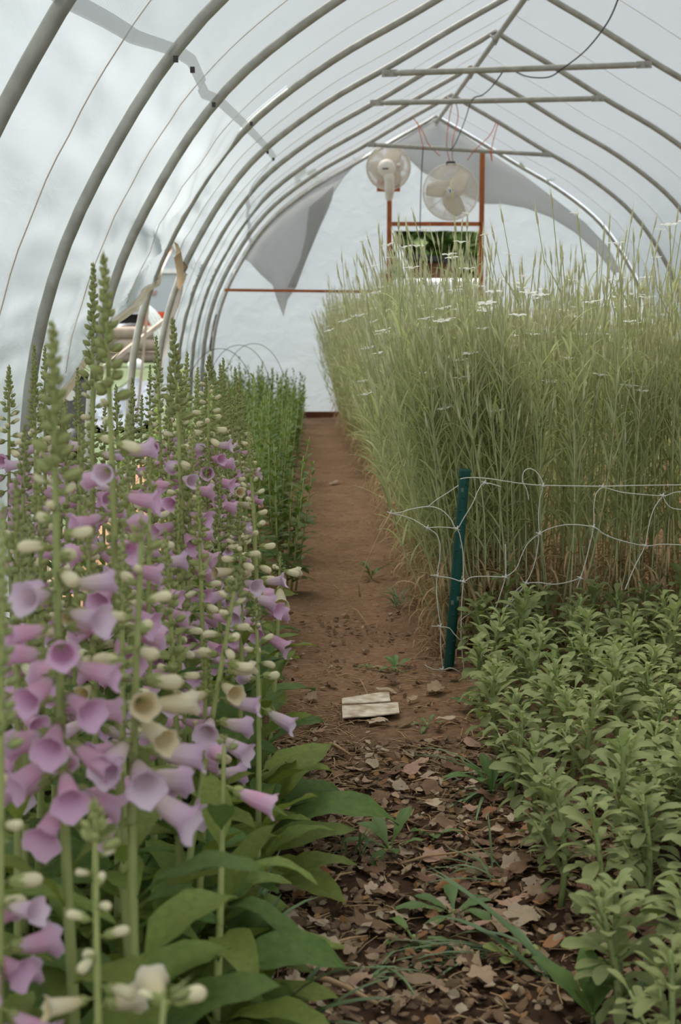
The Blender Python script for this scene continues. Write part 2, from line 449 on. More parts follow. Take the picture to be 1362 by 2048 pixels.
# lacing cords over the film between hoops (film puckers under them)
cords = ['nearest the camera on the left', 'second from the camera', 'third from the camera', 'above the gathered opening', 'beyond the opening', 'near the far cross tie', 'beside the fans', 'last before the end wall']
for k in range(0, 9):
    y = YE - STEP*(k + .5); pts = []
    for i in range(121):
        s = lerp(-SMAX*.995, SMAX*.9, i/120); z0 = prof(s)[1]
        if s < 0 and z0 < APEX[1] and interp(LB, z0) < y < interp(RB, z0): continue
        x, z = prof(s, film_off(y, s, z0) + (wrink(y, z0) if s < 0 and z0 < 1.75 else 0) - .003); pts.append((x, y + .006*nz(i*.3, k), z))
    tag(MB().tube(pts, .0017, 5).build('lacing_cord', MT['cord']), 'thin tan lacing cord across the film, ' + (cords[7 - k] if k < 8 else 'overhead'), 'cord', 'lacing cords')

# shade cloth inside the roof
ET = [(-1.3, 1.42), (HOOPY[8], 1.445)]
for px, py in ((200, 48), (262, 82), (318, 102), (345, 110), (375, 128), (383, 150), (391, 175), (403, 194), (418, 201), (440, 214), (475, 245), (505, 274), (529, 298), (541, 314)):
    p = solve(px, py)
    if p.y > ET[-1][0] + .02: ET.append((p.y, p.z))
ET += [(ET[-1][0] + .5, 1.66), (HOOPY[3], 1.60), (HOOPY[1], 1.50), (YE + .1, 1.46)]
def edge_z(y):
    for (a, za), (b, zb) in zip(ET, ET[1:]):
        if a <= y <= b: return lerp(za, zb, (y - a)/(b - a))
    return ET[-1][1]
def clothoff(y, s):
    k = (YE - y)/STEP; fr = k - math.floor(k)
    return -.004 - .018*math.sin(PI*fr)**2 - .012*max(0, 1 - abs(fr-.5)/.06) + .003*nz(y*3, s*3, 1)
sc = MB(); rows = []
NY = 260
ys = [lerp(Y0, YE - .02, i/NY) for i in range(NY + 1)]
sR = s_of_z(.9, 1)
for j in range(61):
    r = []
    for y in ys:
        sl_ = s_of_z(edge_z(y)); s = lerp(sl_, sR, j/60)
        off_ = clothoff(y, s)
        k = (YE - y)/STEP; fr = k - math.floor(k)
        off_ = lerp(off_, .016, 0.0)
        x, z = prof(s, min(off_ + .018, film_off(y, s, prof(s)[1]) - .006)); r.append((x, y, z))
    rows.append(r)
sc.grid(rows)
shade = sc.build('shade_cloth', MT['cloth']); tag(shade, 'pale woven shade cloth lining the roof with a scalloped left edge', 'shade cloth')
hem = MB(); rows = []
for j in range(4):
    r = []
    for y in ys:
        sl_ = s_of_z(edge_z(y)); s = sl_ + .036*j/3 - .004
        x, z = prof(s, min(clothoff(y, s) + .018, film_off(y, s, prof(s)[1]) - .006) - .005); r.append((x, y, z))
    rows.append(r)
hem.grid(rows); hem.build('hem', MT['hem'], shade)
for px, py in ((337, 108), (372, 130), (417, 201), (494, 240), (529, 298), (541, 312)):
    p = solve(px, py); y, z = p.y, p.z
    x, z_ = prof(s_of_z(z), -.024)
    MB().box((x, y - .012, z_), (.013, .012, .016)).build('clip', MT['cable'], shade, smooth=False)

# ------------------------------------------------------------------ end wall
DX0, DX1 = P(783, 500, YE).x, P(962, 500, YE).x
DZ1 = P(870, 462, YE).z
ew = MB()
def pz(x):      # film height of the section at x
    lo, hi = 0.0, SMAX
    for _ in range(40):
        m_ = (lo + hi)/2
        if prof(m_)[0] - RX < abs(x - RX): lo = m_
        else: hi = m_
    return prof(lo)[1]
xs = [RX + 1.97*math.sin(lerp(-PI/2, PI/2, i/120)) for i in range(121)]
def ewy(x, z): return YE + .03 + .012*nz(x*1.5, z*1.5, 5) + .004*nz(x*5, z*5, 2)
for a, b in zip(xs, xs[1:]):
    if b <= DX0 or a >= DX1: segs = [(a, b, 0)]
    elif a >= DX0 and b <= DX1: segs = [(a, b, 1)]
    elif a < DX0: segs = [(a, DX0, 0), (DX0, b, 1)]
    else: segs = [(a, DX1, 1), (DX1, b, 0)]
    for p, q, h in segs:
        zp, zq = pz(p), pz(q); z0 = (DZ1 + .012*nz(p*9)) if h else -.05; z0q = (DZ1 + .012*nz(q*9)) if h else -.05
        N = 14 if not h else 6
        rowa = [(p, ewy(p, lerp(z0, zp, i/N)), lerp(z0, zp, i/N)) for i in range(N + 1)]
        rowb = [(q, ewy(q, lerp(z0q, zq, i/N)), lerp(z0q, zq, i/N)) for i in range(N + 1)]
        ew.grid([rowa, rowb])
tag(ew.build('wall_end', MT['film_end']), 'white film end wall of the tunnel with a doorway', None, None, 'structure')
yw = YE - .06
def board(name, a, b, w_, d_, label, cat, m='wood', group=None):
    o = MB().beam(a, b, d_, w_).build(name, MT[m], smooth=False)
    return tag(o, label, cat, group)
p0, p1 = P(779, 365, yw), P(776, 620, yw)
board('wall_stud', (p0.x, yw, p0.z), (p0.x, yw, 0), .035, .04, 'left reddish wooden doorway stud carrying the fan bracket', 'stud')
p0 = P(965, 300, yw)
board('wall_stud', (p0.x, yw, p0.z), (p0.x, yw, 0), .04, .04, 'right reddish wooden doorway stud reaching up to the roof', 'stud')
board('door_header', (P(784, 448, yw).x, yw, P(784, 448, yw).z), (P(961, 448, yw).x, yw, P(961, 448, yw).z), .034, .04, 'reddish wooden header board across the doorway top', 'board')
board('wall_rail', P(449, 580, yw - .01), P(770, 584, yw - .01), .024, .03, 'thin orange wooden rail across the end wall left of the doorway', 'board')
board('sill_board', P(420, 829, yw - .03), (DX0, yw - .03, P(640, 829, yw).z), .05, .04, 'reddish brown board along the foot of the end wall', 'board', 'wood_dark')
lt = empty('door_latch', P(768, 552, yw - .03))
MB().box((0, 0, .0), (.05, .02, .035)).build('plate', MT['wood'], lt, smooth=False)
MB().tube([(-.03, -.01, .02), (-.01, -.02, .0), (.02, -.02, -.03)], .007, 6).build('bolt', MT['black'], lt)
tag(lt, 'small orange and black latch on the left doorway stud', 'latch')
# leaning strut at the left end of the wall
stt = MB().tube([P(447, 505, YE - .25), P(430, 590, YE - .27), P(412, 660, YE - .3), P(404, 735, YE - .3), P(402, 830, YE - .3)], .014, 8).build('side_pole', MT['pipe'])
tag(stt, 'short grey pole standing beside the last hoop by the left film', 'pole')
# hanging grey cloths on the end wall
def cloth_poly(name, poly, y, label, mtl, wav=.012):
    """cloth hung against the end wall: outline given where it hangs, filled by a fan of rings with soft folds"""
    P3 = [P(px, py, y) for px, py in poly]
    dense = []
    for a, b in zip(P3, P3[1:] + P3[:1]):
        n = max(2, int((b - a).length/.05))
        dense += [a.lerp(b, i/n) for i in range(n)]
    import bmesh
    bm = bmesh.new(); vs = [bm.verts.new(p) for p in dense]; f = bm.faces.new(vs)
    bmesh.ops.triangulate(bm, faces=[f])
    bmesh.ops.subdivide_edges(bm, edges=bm.edges[:], cuts=2, use_grid_fill=True)
    for v in bm.verts: v.co.y += wav*nz(v.co.x*3.2 + v.co.z*1.2, v.co.z*1.5, 4.4)
    me = bpy.data.meshes.new(name); bm.to_mesh(me); bm.free(); me.materials.append(mtl)
    for p in me.polygons: p.use_smooth = True
    o = link(name, me); so_ = o.modifiers.new('thickness', 'SOLIDIFY'); so_.thickness = .002
    return tag(o, label, 'cloth')
cl1 = cloth_poly('shade_flap', [(736, 304), (700, 326), (650, 345), (590, 375), (540, 415), (505, 455), (484, 500), (486, 516), (500, 525), (520, 548), (545, 570), (554, 600), (567, 633), (575, 600), (592, 575), (612, 520), (640, 450), (668, 385), (690, 352)], YE - .01, 'grey triangular shade cloth flap hanging at the left of the end wall', MT['flap'])
fo = cloth_poly('dark_fold', [(668, 372), (664, 400), (640, 455), (612, 522), (592, 575), (575, 575), (600, 520), (612, 470), (618, 415)], YE - .025, None, MT['flap'], .01)
del fo['category']; fo.parent = cl1
cloth_poly('shade_valance', [(876, 236), (830, 262), (790, 286), (770, 296), (800, 308), (822, 322), (846, 345), (880, 362), (920, 385), (964, 408), (1005, 408), (1050, 416), (1100, 434), (1150, 465), (1195, 505), (1225, 545), (1243, 545), (1215, 492), (1170, 445), (1110, 398), (1050, 352), (990, 312), (930, 272)], YE - .01, 'grey shade cloth valance draped behind the fans under the gable', MT['flap'])

# ------------------------------------------------------------------ fans
def ring(c, r, tr, ax, n=36, k=5):
    q = Vector((0, 0, 1)).rotation_difference(Vector(ax)).to_matrix()
    return [Vector(c) + q @ Vector((r*math.cos(2*PI*i/n), r*math.sin(2*PI*i/n), 0)) for i in range(n + 1)]
def fan(c, r, ax, label, motor_front, hang):
    c = Vector(c); root = empty('wall_fan' if motor_front else 'hanging_fan', c); ax = Vector(ax).normalized()
    q = Vector((0, 0, 1)).rotation_difference(ax).to_matrix()
    cg = MB()
    for s_ in (1, -1):
        for i in range(1, 19):
            rr = r*i/18; dz = s_*(.075*(1 - (i/18)**2.2) + .012)
            cg.tube([q @ Vector((rr*math.cos(2*PI*k/32), rr*math.sin(2*PI*k/32), dz)) for k in range(33)], .0028 if i < 18 else .006, 4, caps=False)
        for k in range(10):
            a = 2*PI*k/10
            cg.tube([q @ Vector((r*u*math.cos(a), r*u*math.sin(a), s_*(.075*(1 - u**2.2) + .012))) for u in (.1, .4, .7, 1)], .002, 4)
    cg.build('cage', MT['fan'], root)
    for k in range(3):
        bl = MB(); rows = []
        for i in range(8):
            u = lerp(.16, .88, i/7); wd = .16*r/.24*math.sin(PI*min(1, .25 + .65*u))
            rows.append([q @ (Matrix.Rotation(2*PI*k/3 + .5 + .5*u, 3, 'Z') @ Vector((r*u, wd*(j/4 - .5), .05*(j/4 - .5)))) for j in range(5)])
        bl.grid(rows)
        b_ = bl.build('blade', MT['fan_blade'], root); sm = b_.modifiers.new('thickness', 'SOLIDIFY'); sm.thickness = .003
    hb = MB(); hb.tube([q @ Vector((0, 0, z)) for z in (-.05, -.045, .045, .05)], [.02, .045, .045, .02], 14); hb.build('hub', MT['fan'], root)
    zf = -1
    if motor_front:
        mo = MB(); mo.tube([q @ Vector((0, 0, z)) for z in (-.05, -.06, -.12, -.17, -.185)], [.05, .075, .075, .06, .03], 18); mo.build('motor', MT['fan'], root)
        MB().box(q @ Vector((0, 0, -.19)), (.05, .006, .010)).build('name_strip', MT['cable'], root, smooth=False)
        MB().tube([q @ Vector((0, 0, -.12)), Vector((0, -.13, -.10)), Vector((.005, -.10, -.2)), Vector((.01, .06, -.24))], [.05, .045, .04, .035], 10).build('swivel_arm', MT['fan'], root)
    else:
        bd = MB(); bd.tube([q @ Vector((0, 0, z)) for z in (.085, .095, .1)], [.03, .03, .025], 16); bd.build('badge', MT['white'], root)
        st = MB()
        for k in range(5):
            a0, a1 = PI/2 + k*2*PI/5, PI/2 + (k + .5)*2*PI/5; a2 = PI/2 + (k - .5)*2*PI/5
            vs = [st.vert(q @ Vector((rr*math.cos(a), rr*math.sin(a), .102))) for rr, a in ((0, 0), (.011, a2), (.024, a0), (.011, a1))]
            st.face(vs)
        st.build('star_emblem', MT['blue'], root, smooth=False)
        mo = MB(); mo.tube([q @ Vector((0, 0, z)) for z in (-.06, -.1, -.17, -.18)], [.06, .07, .065, .03], 16); mo.build('motor', MT['fan'], root)
        MB().tube([Vector((-.035, 0, r - .01)), Vector((-.03, 0, r + .01)), Vector((.03, 0, r + .01)), Vector((.035, 0, r - .01))], .012, 8).build('hanger', MT['black'], root)
    return tag(root, label, 'fan')
fc = P(901, 384, YE - .75)
fan(fc, 54*(YE - .75)/FPX, (-.05, -1, .02), 'large round caged fan with a blue badge hanging from orange twine', False, True)
fw = P(777, 335, YE - .30)
fan(fw, 43*(YE - .3)/FPX, (.2, 1, .15), 'smaller cream wall fan seen from behind on a wooden bracket', True, False)
bb = MB(); p = P(777, 357, YE - .05); bb.box(p, (.20, .03, .22)); tag(bb.build('bracket_board', MT['wood'], smooth=False), 'square orange board behind the smaller wall fan', 'board')

# cables and twine
def hang_line(name, pts, r, m, label, cat, group=None, n=6):
    # smooth through given points
    q = [Vector(p) for p in pts]; out = []
    for i in range(len(q) - 1):
        a = q[i-1] if i else q[0]; d = q[i+2] if i + 2 < len(q) else q[-1]
        for k in range(6): out.append(Vector(_cr(a, q[i], q[i+1], d, k/6)))
    out.append(q[-1])
    o = MB().tube(out, r, n).build(name, m)
    return tag(o, label, cat, group)
h4, h3, h1 = HOOPY[4] - .06, HOOPY[3] - .06, HOOPY[1] - .06
hang_line('power_cable', [P(1238, -6, 6.6), P(1215, 45, 7.0), P(1172, 100, 7.3), P(1125, 137, h4), P(1098, 154, h4), P(1060, 154, h4 + .1), P(1035, 145, h4 + .3), P(1018, 133, h4 + .2)], .004, MT['cable'], 'dark power cable dangling over the nearest cross tie', 'cable')
hang_line('power_cable', [P(1008, 140, h4 + .1), P(985, 172, 8.2), P(965, 190, 8.6), P(944, 200, h3), P(930, 240, 10.5), P(912, 285, 11.2), P(901, 300, h1)], .004, MT['cable'], 'grey cable running from the nearest cross tie down to the hanging fan', 'cable')
hang_line('pull_cord', [P(846, 296, h1), P(843, 350, h1 + .1), P(841, 410, h1 + .15), P(839, 520, h1 + .2)], .004, MT['cable'], 'thin dark cord hanging straight down left of the hanging fan', 'cord')
tw = [
 ([P(905, 205, h3 + 1.6), P(898, 240, h1), P(893, 290, h1), P(899, 322, YE - .75)], 'orange twine loop holding up the left of the hanging fan'),
 ([P(912, 205, h3 + 1.6), P(916, 235, h1), P(905, 285, h1), P(905, 322, YE - .75)], 'orange twine holding up the right of the hanging fan'),
 ([P(824, 232, HOOPY[1]), P(845, 262, h1), P(858, 290, h1), P(880, 312, h1 + .2)], 'faint orange twine slung left of the hanging fan'),
 ([P(994, 240, HOOPY[1]), P(980, 270, h1), P(950, 300, h1), P(935, 320, h1 + .1)], 'orange twine sloping down right of the hanging fan'),
 ([P(998, 240, HOOPY[1]), P(988, 275, h1), P(983, 300, h1), P(984, 322, h1), P(980, 300, h1 - .02)], 'bright orange twine knot on the far cross tie'),
 ([P(835, 245, HOOPY[1]), P(842, 275, h1), P(848, 300, h1)], 'short orange twine tied above the thin hanging cord')]
for pts, lb in tw: hang_line('twine', pts, .0035, MT['twine'], lb, 'twine', 'orange twine around the fans', 5)
# wire hoops over the far end of the left bed
for (cx, rr, y, top, lb) in ((P(478, 730, 10.6).x, .26, 10.6, P(478, 690, 10.6).z, 'thin wire arc over the far left bed, nearer of the pair'), (P(508, 730, 11.4).x, .27, 11.4, P(508, 687, 11.4).z, 'thin wire arc over the far left bed, farther of the pair'), (P(440, 730, 9.6).x, .26, 9.6, P(440, 697, 9.6).z, 'thin wire arc nearest the left film over the far bed')):
    pts = [(cx + rr*math.cos(a), y, top*math.sin(a)**.7 if a not in (0, PI) else 0) for a in [PI*i/24 for i in range(25)]]
    tag(MB().tube(pts, .0022, 5).build('wire_arc', MT['cable']), lb, 'wire hoop', 'wire arcs over the left bed')

# ================================================================== plants
def gz(x, y):
    """height of the soil"""
    z = .012*nz(x*2.3, y*2.3, 1.5) + .006*nz(x*7, y*7, 4) + .0025*nz(x*23, y*23, 9)
    z += .02*sstep(-.02, -.18, x) + .015*sstep(.36, .5, x)
    z -= .012*math.exp(-((x - .17)/.16)**2)
    return z
MT['leaf_fox'] = mat('foxglove_leaf', '#919e4c', '#778843', rough=.55, trans=.42, scale=18, bump=.25, bscale=90, var=.22, tcol='#8fa23a', spec=.35)
MT['leaf_dark'] = mat('dark_leaf', '#6b8244', '#587038', rough=.6, trans=.32, scale=18, bump=.2, bscale=90, var=.2, spec=.2)
MT['stem_fox'] = mat('foxglove_stem', '#b3b875', '#a3aa6a', rough=.6, scale=30, trans=.1, var=.1)
MT['bud_green'] = mat('green_bud', '#a0aa6a', '#8d985c', rough=.6, scale=60, trans=.15, var=.15)
MT['bud_tip'] = mat('spike_green', '#a8ab70', '#949a60', rough=.65, scale=70, trans=.15, var=.15)
MT['bud_cream'] = mat('cream_bud', attr=[(0, '#bfc386'), (.25, '#e2dcae'), (.7, '#f0e6c2'), (1, '#ecdfb8')], c1='#ffffff', rough=.55, trans=.25, var=.08)
MT['calyx'] = mat('calyx', '#a7ae6c', '#969e60', rough=.6, scale=60, trans=.2, var=.12)
def petal(name, cols): return mat(name, '#ffffff', attr=cols, rough=.55, trans=.58, var=.08, spec=.2)
MT['pet_pink'] = petal('pink_petal', [(0, '#f6ecd8'), (.18, '#f8dfe2'), (.55, '#f9cbdc'), (1, '#fcdcea')])
MT['pet_pale'] = petal('pale_petal', [(0, '#eee8cc'), (.4, '#f2e6e0'), (.8, '#f0dcea'), (1, '#ebd2e9')])
MT['pet_cream'] = petal('cream_petal', [(0, '#e6e1b2'), (.3, '#f1e9c8'), (.8, '#f4edd8'), (1, '#f3ebde')])
def throat(name, c, sp):
    m, t, o = nt(name); L = t.links.new; tc = node(t, 'ShaderNodeTexCoord'); v = node(t, 'ShaderNodeTexVoronoi'); v.inputs['Scale'].default_value = 420
    L(tc.outputs['Object'], v.inputs['Vector']); r = ramp(t, [(.0, sp), (.22, sp), (.34, c), (1, c)]); L(v.outputs['Distance'], r.inputs[0])
    d = node(t, 'ShaderNodeBsdfDiffuse'); tr = node(t, 'ShaderNodeBsdfTranslucent'); x = node(t, 'ShaderNodeMixShader'); x.inputs[0].default_value = .3
    L(r.outputs[0], d.inputs[0]); L(r.outputs[0], tr.inputs[0]); L(d.outputs[0], x.inputs[1]); L(tr.outputs[0], x.inputs[2]); L(x.outputs[0], o.inputs[0]); return m
MT['thr_pink'] = throat('pink_throat', '#f0cbe4', '#b4749c'); MT['thr_pale'] = throat('pale_throat', '#f2e0ea', '#b07a92'); MT['thr_cream'] = throat('cream_throat', '#eadbb4', '#a07e5c')

def leaf_rows(L, Wd, bend=.4, fold=.25, n=7, tip=1.0, pet=.15, wave=0.0, obl=False, seed=0, twist=0.0):
    """a leaf along +Y curving down (z): returns rows of 5 points"""
    rows = []; y = z = 0.0; a = 0.0
    for i in range(n + 1):
        u = i/n
        if obl: wv = (.16 + .84*sstep(.15, .72, u))*(1 if u < .78 else math.sqrt(max(.0, 1 - ((u - .78)/.23)**2)))
        else:
            v = max(0, (u - pet)/(1 - pet)); wv = .07 + (math.sin(PI*min(1, v**.85))**.85 if v > 0 else 0)
            if u > .97: wv = .03
        hw = Wd/2*wv
        r = []
        for j in (-1, -.5, 0, .5, 1):
            wz = fold*abs(j)*hw*1.0 + wave*Wd*math.sin(u*17 + seed + j*2)*abs(j)
            p = Vector((j*hw, 0, wz))
            if twist: p = Matrix.Rotation(twist*u, 3, 'Y') @ p
            ca, sa = math.cos(a), math.sin(a)
            r.append((p.x, y + p.z*sa, z + p.z*ca))
        rows.append(r)
        a = bend*2*(u**1.2); y += math.cos(a)*L/n; z -= math.sin(a)*L/n
    return rows
def leaf_mb(*a, **k):
    b = MB(); b.grid(leaf_rows(*a, **k)); return b
def mdir(p, az, el, s=1.0):
    """matrix taking local +Y to compass az and elevation el"""
    return Matrix.Translation(p) @ Matrix.Rotation(az - PI/2, 4, 'Z') @ Matrix.Rotation(el, 4, 'X') @ Matrix.Scale(s, 4)

# --- foxglove pieces (shared meshes)
FLEAF = [leaf_mb(1.0, .26 + .045*(i % 3), .35 + .12*(i % 4), .28, 9, pet=.16, wave=.05, seed=i*2.1).mesh('leaf', MT['leaf_fox']) for i in range(5)]
DLEAF = [leaf_mb(1.0, .34, .45 + .15*(i % 3), .25, 9, pet=.14, wave=.05, seed=i*1.7).mesh('leaf', MT['leaf_dark']) for i in range(3)]
def bell(seed, m, th, n=15, flare=1.0):
    """tubular bell 1 unit long along +Z with five flared lobes, the lower lobe (+Y) longest; inside lining; green calyx"""
    rr = random.Random(seed); b = MB(); ph = rr.uniform(-.1, .1)
    pr = [(0, .045), (.06, .09), (.16, .125), (.32, .165), (.5, .205), (.68, .225), (.82, .235), (.9, .262*flare), (.97, .315*flare), (1.0, .345*flare)]
    rows = []; ts = []; inn = []; it = []
    for k, (z, r) in enumerate(pr):
        row = []; row2 = []
        for j in range(n + 1):
            a = 2*PI*j/n; lob = .5 + .5*math.cos(5*(a - PI/2)); low = max(0, math.sin(a))
            q = sstep(.78, 1.0, z)
            r2 = r*(1 + q*(.16*lob - .10) + .10*q*low); zz = z + q*(.10*lob - .05 + .14*low**2) - .02*q
            sag = .05*math.sin(PI*z)*(.6)                        # belly fuller underneath
            x_, y_ = r2*math.cos(a), r2*math.sin(a)*.92 + sag
            wob = .012*q*math.sin(a*9 + seed)
            row.append((x_, y_, zz + wob)); row2.append((x_*.95, (y_ - sag)*.95 + sag, zz + wob - .004))
        rows.append(row); ts.append([z]*(n + 1)); inn.append(row2[::-1]); it.append([z]*(n + 1))
    b.grid(rows, 0, ts); b.grid(inn[2:], 1, it[2:])
    for k in range(5):                                          # sepals hugging the base
        a = 2*PI*k/5 + .3; c, s_ = math.cos(a), math.sin(a)
        rw = []
        for u in (0, .35, .7, 1.0):
            wd = .075*math.sin(PI*min(1, .25 + .7*u)) if u < 1 else .006
            ra = lerp(.05, .17, u**.7); rw.append([(ra*c - wd*s_, ra*s_ + wd*c, .24*u - .03), (ra*c*1.12, ra*s_*1.12, .25*u - .03), (ra*c + wd*s_, ra*s_ - wd*c, .24*u - .03)])
        b.grid(rw, 2)
    b.tube([(0, 0, -.22), (0, 0, -.1), (0, 0, .0)], [.03, .035, .05], 6, 2)
    return b.mesh('flower', [m, th, MT['calyx']])
BELL = {'pink': [bell(i, MT['pet_pink'], MT['thr_pink'], flare=.95 + .12*i) for i in range(3)],
        'pale': [bell(i + 5, MT['pet_pale'], MT['thr_pale'], flare=.95 + .1*i) for i in range(3)],
        'cream': [bell(i + 9, MT['pet_cream'], MT['thr_cream'], flare=.85 + .1*i) for i in range(3)]}
def bud_big(seed):
    b = MB(); rows = []; ts = []
    for z, r in ((0, .05), (.1, .12), (.3, .17), (.5, .19), (.7, .205), (.85, .19), (.95, .13), (1.0, .02)):
        rows.append([(r*math.cos(2*PI*j/9), r*math.sin(2*PI*j/9) + .05*math.sin(PI*z), z) for j in range(10)]); ts.append([z]*10)
    b.grid(rows, 0, ts)
    for k in range(5):
        a = 2*PI*k/5; c, s_ = math.cos(a), math.sin(a); rw = []
        for u in (0, .4, .75, 1.0):
            wd = .10*math.sin(PI*min(1, .25 + .7*u)) if u < 1 else .006
            ra = lerp(.06, .21, u**.6); rw.append([(ra*c - wd*s_, ra*s_ + wd*c, .42*u - .03), (ra*c*1.1, ra*s_*1.1, .44*u - .03), (ra*c + wd*s_, ra*s_ - wd*c, .42*u - .03)])
        b.grid(rw, 1)
    b.tube([(0, 0, -.25), (0, 0, 0)], .04, 5, 1)
    return b.mesh('bud', [MT['bud_cream'], MT['calyx']])
BUD = [bud_big(0)]
def small_bud():
    b = MB(); rows = []
    for z, r in ((-.1, .08), (.1, .26), (.4, .36), (.7, .27), (1.0, .02)):
        rows.append([(r*math.cos(2*PI*j/6), r*math.sin(2*PI*j/6), z) for j in range(7)])
    b.grid(rows)
    b.grid([[(-.16, -.36, 0), (0, -.42, 0), (.16, -.36, 0)], [(-.14, -.48, .6), (0, -.55, .6), (.14, -.48, .6)], [(-.01, -.75, 1.35), (0, -.75, 1.4), (.01, -.75, 1.35)]])   # bract
    return b
SBUD = small_bud()
GA = 2.39996
def foxglove(name, base, tip, spec, near, label, group=None):
    """spec: dict(kind, f0, f1, f2, blen, nb, nl, ll); fractions of the height where the bells start, end, and the cream buds end"""
    rr = random.Random(str(name) + str(tuple(round(c, 3) for c in base)))
    base = Vector(base); tip = Vector(tip)
    root = empty('foxglove', base); d = tip - base; Hh = d.length
    bend = Vector((rr.uniform(-1, 1), rr.uniform(-1, 1), 0))*.02*Hh
    def at(u): return d*u + bend*math.sin(PI*u)*.8
    r0 = spec.get('r', .0055)
    n = 16; MB().tube([at(i/n*.985) for i in range(n + 1)], [lerp(r0, r0*.38, (i/n)**1.3) for i in range(n + 1)], 8).build('stem', MT['stem_fox'], root)
    f0, f1, f2 = spec['f0'], spec['f1'], spec['f2']; kind = spec['kind']; bl = spec.get('blen', .044)
    side = spec.get('side', -PI/2 + rr.uniform(-.5, .5))        # raceme faces mostly one way
    nb = spec.get('nb', 12)
    for i in range(nb):
        u = lerp(f0, f1, (i + rr.uniform(.1, .9))/nb); a = side + GA*i
        a = side + math.atan2(math.sin(a - side), math.cos(a - side))*spec.get('spread', .88) + rr.uniform(-.2, .2)
        e = lerp(-.46, .0, i/max(1, nb-1)) + rr.uniform(-.12, .12)
        dr = Vector((math.cos(a)*math.cos(e), math.sin(a)*math.cos(e), math.sin(e)))
        k = kind if kind != 'mix' else ('pink' if i < nb*.75 else 'pale')
        if kind == 'pale' and i > nb*.55: k = 'cream'
        if kind == 'pink' and i > nb*.8: k = 'pale'
        s = bl*lerp(1.05, .84, i/max(1, nb-1))*rr.uniform(.92, 1.06)
        # local frame: +Z along dr, +Y (long lower lobe) downwards
        z = dr; x = Vector((0, 0, -1)).cross(z).normalized(); y = z.cross(x)
        m4 = Matrix((x, y, z)).transposed().to_4x4() @ Matrix.Scale(s, 4); m4.translation = at(u) + dr*(s*.22 + r0*.5)
        link('flower', rr.choice(BELL[k]), root, m4)
    nbud = spec.get('nbud', 9); small = MB()
    for i in range(nbud):
        u = lerp(f1, f2, (i + .5)/nbud); a = side + GA*(i + 3) ; e = lerp(-.15, .5, i/max(1, nbud - 1)) + rr.uniform(-.1, .1)
        dr = Vector((math.cos(a)*math.cos(e), math.sin(a)*math.cos(e), math.sin(e)))
        s = bl*lerp(.72, .34, i/max(1, nbud - 1))
        q = frame(at(u) + dr*(s*.22 + r0*.4), dr, rr.uniform(0, 6), s)
        if near: link('bud', BUD[0], root, q)
        else: link('bud', BUD[0], root, q) if i < 5 else small.add(SBUD, frame(at(u) + dr*.004, dr, 0, s*.9))
    # green buds shrinking to the pointed tip
    u = f2; i = 0
    gs = spec.get('gs', .0125)
    while u < .995:
        q = (u - f2)/(1 - f2); s = lerp(gs, gs*.30, q**.8); a = GA*i; e = lerp(.35, 1.25, q**1.2)
        dr = Vector((math.cos(a)*math.cos(e), math.sin(a)*math.cos(e), math.sin(e)))
        # bract side (-Y local) faces downwards
        z = dr; x = z.cross(Vector((0, 0, 1))).normalized(); y = z.cross(x)
        m4 = Matrix((x, -y, z)).transposed().to_4x4() @ Matrix.Scale(s*1.15, 4)
        if m4.to_3x3().determinant() < 0: m4 = Matrix((x, y, z)).transposed().to_4x4() @ Matrix.Scale(s*1.15, 4)
        m4.translation = at(u) + dr*(lerp(r0*.7, r0*.3, q) + s*.25)
        small.add(SBUD, m4)
        i += 1; u += s*spec.get('gd', .36)/Hh*(1 if near else 1.35)
    small.build('bud_spike', MT['bud_tip'], root)
    # a few spent calyces below the bells
    # leaves: basal rosette then smaller ones up the stem
    nl = spec.get('nl', 13); ll = spec.get('ll', .26)
    for i in range(nl):
        q = i/nl; u = f0*.9*q**1.5; a = GA*i + rr.uniform(-.4, .4) + side
        s = ll*lerp(1.0, .35, q)*rr.uniform(.8, 1.12); el = lerp(.6, .8, q) + rr.uniform(-.35, .35)
        me = rr.choice(FLEAF if rr.random() < .68 else DLEAF)
        link('leaf', me, root, mdir(at(u) + Vector((0, 0, .01)), a, el, s) @ Matrix.Rotation(rr.uniform(-.3, .3), 4, 'Y'))
    return tag(root, label, 'foxglove', group)

def fx(px, py, Y, kind, y0, y1, y2, label, bx=None, group=None, near=True, zb=None, **kw):
    """a foxglove whose tip stands under pixel (px,py) at distance Y; y0/y1/y2: photo rows of the lowest bell, the top bell and the last cream bud"""
    T = P(px, py, Y); yr = 1500 if py < 1250 else py + 500; b = P(bx if bx is not None else px, yr, Y); z0 = gz(b.x, Y)
    Y0_ = Y
    # foot of the stem under the line from tip through (bx,1500)
    k = (T.x - b.x)/(T.z - b.z) if bx is not None else 0
    B = Vector((T.x - k*(T.z - z0) if bx is not None else T.x, Y0_, z0))
    sh_ = max(0, (-.655 if Y < 2.8 else -.57) - min(B.x, T.x)); B.x += sh_; T.x += sh_
    fr = lambda yy: (P(px, yy, Y).z - z0)/(T.z - z0)
    sp = dict(kind=kind, f0=max(.08, fr(y0)), f1=fr(y1), f2=fr(y2)); sp.update(kw)
    return foxglove(label, B, T, sp, near, label, group)
FG = 'foxgloves in the left bed'
fx(105, 648, 1.26, 'pink', 1590, 1150, 960, 'tall blurred foxglove at far left front with a big cluster of pink bells', bx=138, nb=23, nbud=8, nl=15, ll=.30, blen=.046, r=.0062, gs=.0165, gd=.42)
fx(207, 513, 1.62, 'pink', 1280, 900, 800, 'tallest foxglove spike in the bed, green tip rising highest against the film', bx=225, nb=15, nbud=3, nl=14, r=.006, gs=.018, gd=.42)
